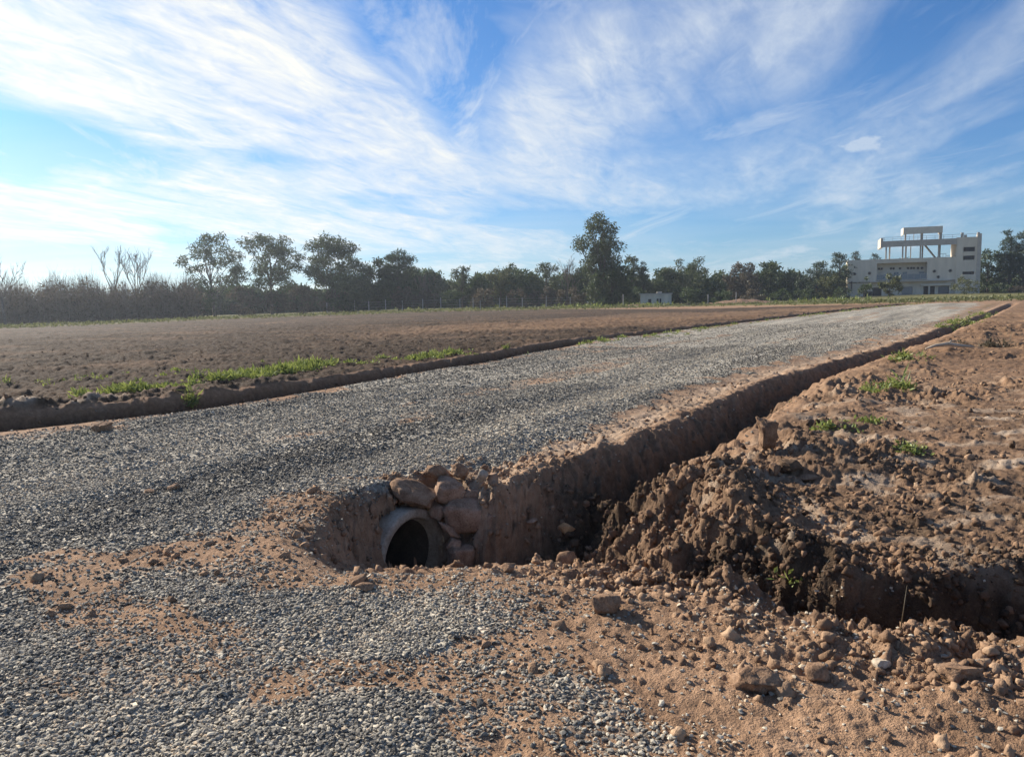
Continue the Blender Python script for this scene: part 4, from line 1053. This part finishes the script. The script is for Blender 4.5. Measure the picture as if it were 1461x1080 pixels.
# ------------------------------------------------------------------ the unfinished building
def building():
    PL = np.array([.4385*158.5, 158.5]); PR = np.array([.6075*150, 150.])
    e = (PR-PL); LEN = np.linalg.norm(e); e = e/LEN; nrm = np.array([-e[1], e[0]])
    zb_ = 1.45
    def fac(zx, zy, off=0.0):
        """facade coordinates of a point of the enlarged crop"""
        d = ray(1180+zx/5.2, 310+zy/5.2); o = PL+nrm*off
        t = (o@nrm)/(d[:2]@nrm); p = d*t
        return float((p[:2]-o)@e), float(p[2]+CAMH-zb_)
    t = empty('large_building', (PL[0], PL[1], zb_), math.atan2(e[1], e[0]), 'large grey unfinished building with open columned roof terraces and stair tower', 'building')
    U = lambda zx, zy=400, o=0: fac(zx, zy, o)[0]
    Z = lambda zx, zy, o=0: fac(zx, zy, o)[1]
    D = 9.0
    uL, uR = U(152), U(1106)
    zTop = Z(560, 307); z2 = Z(560, 474)                          # terrace floor, first-floor line
    r0, r1 = U(370), U(741); rz0, rz1 = Z(560, 462), Z(560, 338)   # loggia
    tw0 = U(955)
    tz = Z(1050, 148)
    B = lambda nm, boxes, mat, par=t: (lambda mb: [mb.box(*b) for b in boxes] and mb.build(nm, M[mat], par))(MB())
    # lower front wall round the openings of the ground floor
    g = [(U(272), U(340), -1, Z(300, 552)), (U(342), U(410), -1, Z(380, 522)), (U(560), U(640), Z(600, 575), Z(600, 517)), (U(722), U(756), -1, Z(740, 513)), (U(770), U(806), -1, Z(790, 513)), (U(832), U(912), Z(870, 575), Z(870, 512))]
    wall = []
    xs = [uL+.0]+[q for o in g for q in o[:2]]+[uR]
    for i in range(0, len(xs), 2): wall.append((xs[i], xs[i+1], .35, .6, -1.2, z2-.15))
    for a, b, c, d in g:
        wall.append((a, b, .352, .598, d, z2-.152))
        if c > -.9: wall.append((a, b, .352, .598, -1.2, c))
    B('ground_floor_wall', wall, 'wall')
    # upper front wall with the loggia cut out, left narrow window
    up = [(uL, r0, 0, .3, z2+.003, zTop), (r1, tw0, 0, .3, z2+.003, zTop), (r0, r1, 0.002, .298, rz1, zTop-.002), (r0, r1, .002, .298, z2+.003, rz0)]
    B('upper_wall', up, 'wall')
    B('loggia_back_wall', [(r0-.2, r1+.2, 1.9, 2.1, z2, zTop-.2)], 'wall2')
    B('loggia_side', [(r0-.15, r0-.002, .3, 1.9, z2, zTop-.2)], 'wall2'); B('loggia_side', [(r1+.002, r1+.15, .3, 1.9, z2, zTop-.2)], 'wall2')
    B('loggia_floor', [(r0-.002, r1+.002, -.25, 1.9, rz0-.12, rz0+.003)], 'slab')
    for a, b in ((503, 540), (566, 604), (690, 733)):
        w = B('balcony_door', [(U(a), U(b), 1.84, 1.897, rz0+.1, Z(560, 402))], 'wall2'); B('pane', [(U(a)+.06, U(b)-.06, 1.82, 1.838, rz0+.16, Z(560, 406))], 'glass', w)
    rail = B('glass_railing', [(r0+.03, r1-.03, -.04, -.02, rz0+.03, Z(560, 426))], 'glass')
    B('rail_bar', [(r0, r1, -.07, -.015, Z(560, 426)+.002, Z(560, 426)+.06)]+[(r0+(r1-r0)*k/8-.02, r0+(r1-r0)*k/8+.02, -.075, -.042, rz0, Z(560, 426)) for k in range(9)], 'steel', rail)
    # hanging ornaments on the loggia wall and star shaped ones on the facade
    def star(u, z, y, s):
        mb = MB()
        for k in range(4):
            a = math.pi*k/4+.2; dx, dz = math.cos(a)*s, math.sin(a)*s
            mb.tube([(u-dx, y, z-dz), (u, y-.06, z), (u+dx, y, z+dz)], [.03, .10, .03], 5)
        mb.build('wall_ornament', M['dark'], t)
    for zx, zy in ((205, 422), (315, 416), (796, 401), (914, 397), (825, 443)): star(*fac(zx, zy), -.03, .36)
    for zx in (390, 412, 480, 500, 548, 608, 632, 652, 682, 712): star(U(zx), Z(zx, 381-(zx-390)*.02), 1.85, .26)
    # canopy over the ground floor
    B('canopy_slab', [(U(322), U(921), -.9, .348, z2-.14, z2+.0)], 'slab')
    B('canopy_lintel', [(U(700), U(918), -.4, .348, Z(800, 508), Z(800, 496))], 'wall2')
    for zx in (762, 915): B('canopy_column', [(U(zx)-.1, U(zx)+.1, -.35, -.15, -1, Z(800, 508)-.002)], 'wall2')
    for a, b, c, d in g:
        w = B('opening', [(a+.01, b-.01, .50, .56, max(c, -1), d-.01)], 'dark')
        if c > -.9: B('pane', [(a+.06, b-.06, .47, .496, c+.05, d-.06)], 'glass', w)
    B('slit_window', [(U(180), U(190), -.02, -.003, Z(185, 545), Z(185, 470)-.2)], 'dark')
    # bodies behind the facade
    B('body', [(uL, uL+.25, .6, D, -1.2, zTop-.003), (tw0+.1, tw0+.35, .3, D, -1.2, zTop-.003), (uL+.25, tw0+.1, D-.25, D, -1.2, zTop-.004)], 'wall')
    B('terrace_floor', [(uL+.02, tw0-.01, .3, D-.02, zTop-.5, zTop-.28)], 'slab')
    B('parapet', [(uL, uL+.2, .002, .3, zTop+.002, zTop+.28)], 'wall')
    # stair tower: front wall round three dark windows
    tws = [(U(1012), U(1090), Z(1050, 255), Z(1050, 222)), (U(1010), U(1086), Z(1050, 317), Z(1050, 286)), (U(1004), U(1078), Z(1040, 425), Z(1040, 404))]
    a, b = min(q[0] for q in tws), max(q[1] for q in tws)
    tw = [(tw0, a, -.12, .2, -1.2, tz), (b, uR, -.12, .2, -1.2, tz)]
    zs = [-1.2]
    for w in sorted(tws, key=lambda q: q[2]): zs += [w[2], w[3]]
    zs.append(tz)
    for i in range(0, len(zs), 2): tw.append((a, b, -.118, .198, zs[i], zs[i+1]))
    B('tower_wall', tw+[(tw0, tw0+.3, .2, 7, zTop, tz), (uR-.3, uR, .2, 7, -1.2, tz), (tw0+.3, uR-.3, 6.8, 7, -1.2, tz)], 'wall')
    for q in tws: B('window', [(q[0]+.01, q[1]-.01, .08, .12, q[2], q[3])], 'dark')
    B('tower_roof', [(tw0+.3, uR-.3, .2, 6.8, tz-.5, tz-.3)], 'slab')
    B('corner_pilaster', [(uR+.002, U(1136), -.25, 1.0, -1.2, Z(1120, 122))], 'slab')
    for zx, top in ((1112, 112), (993, 116), (1017, 132)): B('parapet_post', [(U(zx)-.22, U(zx)+.22, -.15, .25, tz+.002, Z(zx, top))], 'slab')
    # roof deck on columns
    d0 = U(404, 190); dz0 = Z(700, 213); dz1 = Z(700, 168)
    B('roof_deck', [(d0+.3, tw0-.003, .1, 7.5, dz1-.55, dz1-.25), (d0+.3, tw0-.003, -.2, .098, dz0, dz1)], 'slab')
    B('deck_end', [(d0-.15, d0+.298, -.3, 7.5, dz0-.05, Z(408, 155))], 'slab')
    rl = B('roof_railing', [(d0+.3, uR, .0, .05, Z(700, 140)-.03, Z(700, 140)+.02), (d0+.3, tw0, .0, .04, Z(700, 155)-.02, Z(700, 155)+.02)], 'steel')
    B('rail_post', [(d0+.5+k*1.5, d0+.55+k*1.5, .0, .05, dz1, Z(700, 140)-.03) for k in range(10)], 'steel', rl)
    for zx, y in ((435, .3), (469, 2.6), (558, .3), (592, 2.8), (644, 6.5), (690, .3), (717, 2.8), (825, .3), (848, 2.8)):
        wdt = .13 if y < 5 else .08
        B('column', [(U(zx)-wdt, U(zx)+wdt, y, y+2*wdt, zTop-.29, dz1-.552)], 'slab')
    mb = MB(); a, b = U(735), U(832); za, zc = dz1-.6, zTop-.1
    mb.add([(a, 3.2, za), (b, 3.2, zc), (b, 4.4, zc), (a, 4.4, za), (a, 3.2, za-.35), (b, 3.2, zc-.35), (b, 4.4, zc-.35), (a, 4.4, za-.35)],
           [(0, 1, 2, 3), (7, 6, 5, 4), (0, 4, 5, 1), (1, 5, 6, 2), (2, 6, 7, 3), (3, 7, 4, 0)]); mb.build('stair', M['slab'], t)
    B('terrace_railing', [(U(832), U(884), .6, .66, Z(850, 272), Z(850, 272)+.08), (U(884), U(912), .6, .66, Z(850, 288), Z(850, 288)+.08)]+[(U(q), U(q)+.06, .6, .66, zTop-.28, Z(850, 273)) for q in (836, 858, 880)], 'steel')
    # top pavilion
    p0, p1 = U(566, 100), U(858, 100); pz0, pz1 = Z(710, 122), Z(710, 72)
    B('pavilion_roof', [(p0, p1, -.1, .1, pz0, pz1), (p0, p0+.2, .1, 4.5, pz0, pz1), (p1-.2, p1, .1, 4.5, pz0, pz1), (p0+.2, p1-.2, .1, 4.5, pz1-.35, pz1-.1)], 'wall2')
    for zx, y, wd in ((575, .5, .14), (590, 3.8, .12), (652, 3.8, .05), (697, .5, .22), (716, 3.8, .14), (838, .5, .2), (850, 3.8, .14)):
        B('pavilion_column', [(U(zx)-wd, U(zx)+wd, y, y+2*wd, dz1-.25, pz1-.352 if y > 1 or True else pz0)], 'slab')
building()

# ------------------------------------------------------------------ sky, sun, air
def sky():
    w = bpy.data.worlds.new('World'); sc.world = w; w.use_nodes = True; nt = w.node_tree; nt.nodes.clear()
    sk = N(nt, 'ShaderNodeTexSky', sky_type='NISHITA', sun_disc=False, sun_elevation=SUN_EL, sun_rotation=SUN_AZ, air_density=1.0, dust_density=.6, ozone_density=2.0)
    d = N(nt, 'ShaderNodeTexCoord').outputs['Generated']
    s = N(nt, 'ShaderNodeSeparateXYZ'); nt.links.new(d, s.inputs[0])
    zz = math_(nt, 'ADD', math_(nt, 'MAXIMUM', s.outputs[2], 0.0), .075)
    px, py = math_(nt, 'DIVIDE', s.outputs[0], zz), math_(nt, 'DIVIDE', s.outputs[1], zz)
    pl = N(nt, 'ShaderNodeCombineXYZ'); nt.links.new(px, pl.inputs[0]); nt.links.new(py, pl.inputs[1]); pl = pl.outputs[0]
    def streaks(rot, sx, sy, scale, dist, lo, hi, det=7, loc=(0, 0, 0), rough=.6):
        m = N(nt, 'ShaderNodeMapping', vector_type='TEXTURE', ins={'Vector': pl, 'Rotation': (0, 0, math.radians(rot)), 'Scale': (1/sx, 1/sy, 1), 'Location': loc}).outputs[0]
        n = noise(nt, m, scale, det, rough, dist).outputs[0]
        return ramp(nt, n, [(lo, 0.), (hi, 1.)])
    broad = streaks(-16, .75, .34, .75, .6, .40, .60, 5, (2.3, 1.2, 0), .5)
    fine = streaks(-18, 1.5, .40, 1.7, .9, .30, .64, 10, (0.4, 3, 0), .66)
    wisps = streaks(12, 1.7, .50, 1.5, .55, .48, .74, 10, (7, 1, 0), .66)
    low = streaks(0, .35, .9, 1.0, .6, .42, .62, 6, (3, 3, 0), .55)
    ys = math_(nt, 'MAXIMUM', s.outputs[1], .05)
    az, el = math_(nt, 'DIVIDE', s.outputs[0], ys), math_(nt, 'DIVIDE', s.outputs[2], ys)
    def blob(qx, qy, sx, sy, rot, amp, add):
        dx, dy = math_(nt, 'SUBTRACT', az, (qx-730)/FPX), math_(nt, 'SUBTRACT', el, (432-qy)/FPX+(730-qx)*.0178/FPX)
        c_, s_ = math.cos(math.radians(rot)), math.sin(math.radians(rot))
        u = math_(nt, 'MULTIPLY', math_(nt, 'ADD', math_(nt, 'MULTIPLY', dx, c_), math_(nt, 'MULTIPLY', dy, s_)), FPX/sx)
        v = math_(nt, 'MULTIPLY', math_(nt, 'SUBTRACT', math_(nt, 'MULTIPLY', dy, c_), math_(nt, 'MULTIPLY', dx, s_)), FPX/sy)
        g = math_(nt, 'EXPONENT', math_(nt, 'MULTIPLY', math_(nt, 'ADD', math_(nt, 'MULTIPLY', u, u), math_(nt, 'MULTIPLY', v, v)), -1.0))
        return math_(nt, 'MULTIPLY_ADD', g, amp, add)
    bias = 0.0
    for b in ((250, 110, 430, 110, -28, .22), (560, 235, 230, 60, -38, .16), (640, 90, 150, 75, -45, -.15), (110, 205, 150, 26, -12, -.20), (420, 228, 90, 18, -8, -.14), (60, 380, 120, 26, 0, -.16),
              (250, 300, 380, 45, -6, .16), (690, 300, 170, 22, -10, -.12), (1180, 300, 330, 70, 22, .15), (1040, 150, 130, 55, 40, -.08), (870, 120, 70, 60, -60, .10), (960, 90, 120, 26, 40, .10),
              (1120, 60, 150, 24, 45, .12), (1330, 60, 190, 80, 40, -.16), (1000, 330, 160, 26, 0, -.16), (1290, 190, 160, 30, 40, .06), (780, 180, 90, 50, -50, .10), (800, 20, 120, 60, 0, -.05)):
        bias = blob(*b, bias)
    raw = streaks(-16, .80, .42, .9, .8, 0.0, 1.0, 6, (2.3, 1.2, 0), .55)
    broad = ramp(nt, math_(nt, 'ADD', raw, bias), [(.45, 0.), (.63, 1.)])
    fine2 = streaks(-22, 2.2, .9, 3.6, .7, .30, .68, 10, (1.4, 5, 0), .7)
    f = math_(nt, 'MULTIPLY', broad, math_(nt, 'MULTIPLY_ADD', math_(nt, 'MULTIPLY_ADD', fine2, .45, math_(nt, 'MULTIPLY', fine, .55)), .95, .08))
    puff = ramp(nt, math_(nt, 'ADD', noise(nt, N(nt, 'ShaderNodeMapping', ins={'Vector': d, 'Scale': (1, 1, 2.2)}).outputs[0], 22, 6, .6).outputs[0], blob(1230, 216, 62, 22, 4, .55, -.62)), [(.30, 0.), (.46, .85)])
    f = math_(nt, 'MAXIMUM', f, puff)
    f = math_(nt, 'MAXIMUM', f, math_(nt, 'MULTIPLY', wisps, .75))
    sund = N(nt, 'ShaderNodeVectorMath', operation='DOT_PRODUCT'); nt.links.new(d, sund.inputs[0]); sund.inputs[1].default_value = SUN_DIR[:]
    sd = ramp(nt, sund.outputs['Value'], [(.45, 0.), (.98, 1.)])
    f = math_(nt, 'MULTIPLY_ADD', sd, .55, f, clamp=True) if False else f
    f = math_(nt, 'MULTIPLY', f, math_(nt, 'MULTIPLY_ADD', sd, .6, .7), clamp=True)
    hz = ramp(nt, s.outputs[2], [(0.0, .55), (.09, .24), (.20, .04), (.4, 0.)])
    f = math_(nt, 'MAXIMUM', f, math_(nt, 'MULTIPLY', math_(nt, 'MULTIPLY', hz, math_(nt, 'MULTIPLY_ADD', sd, 1.1, .8)), math_(nt, 'MULTIPLY_ADD', low, .6, .5)), clamp=True)
    cloud = mix(nt, sd, (6.3, 6.8, 7.3), (8.7, 8.5, 7.7))
    base = mix(nt, 1.0, sk.outputs[0], (.31, .65, 1.03), 'MULTIPLY')
    c = mix(nt, f, base, cloud)
    bg = N(nt, 'ShaderNodeBackground', ins={'Color': c, 'Strength': .07})
    o = N(nt, 'ShaderNodeOutputWorld'); nt.links.new(bg.outputs[0], o.inputs[0])
sky()
sl = bpy.data.lights.new('sun', 'SUN'); sl.energy = 5.0; sl.angle = math.radians(.55); sl.color = (1, .92, .80)
so = bpy.data.objects.new('sun', sl); COL.objects.link(so); so.rotation_euler = SUN_DIR.to_track_quat('Z', 'Y').to_euler(); so.location = (-60, 50, 60)

def haze():
    m, nt = new_mat('air')
    v = N(nt, 'ShaderNodeVolumePrincipled', ins={'Color': (.80, .88, 1, 1), 'Density': .00036, 'Anisotropy': .45})
    o = N(nt, 'ShaderNodeOutputMaterial'); nt.links.new(v.outputs[0], o.inputs['Volume'])
    mb = MB(); mb.box(-640, 640, -640, 640, -5, 34); o = mb.build('haze', m); tag(o, 'thin bluish winter haze over the fields', None, None, 'stuff')
haze()

# ------------------------------------------------------------------ camera and render
cam = bpy.data.cameras.new('camera'); co = bpy.data.objects.new('camera', cam); COL.objects.link(co); sc.camera = co
cam.sensor_width = 36; cam.lens = 36*FPX/PW; cam.clip_start = .05; cam.clip_end = 6000
Mx = Matrix(((Rv[0], Uv[0], -Fv[0]), (Rv[1], Uv[1], -Fv[1]), (Rv[2], Uv[2], -Fv[2]))).to_4x4(); Mx.translation = (0, 0, CAMH); co.matrix_world = Mx
vs = sc.view_settings; vs.view_transform = 'Standard'; vs.look = 'None'; vs.exposure = 0.82; vs.gamma = 1.0; vs.use_curve_mapping = False
sc.render.engine = 'CYCLES'
cy = sc.cycles; cy.max_bounces = 6; cy.diffuse_bounces = 3; cy.glossy_bounces = 2; cy.transmission_bounces = 4; cy.volume_bounces = 0; cy.transparent_max_bounces = 4
cy.use_denoising = True
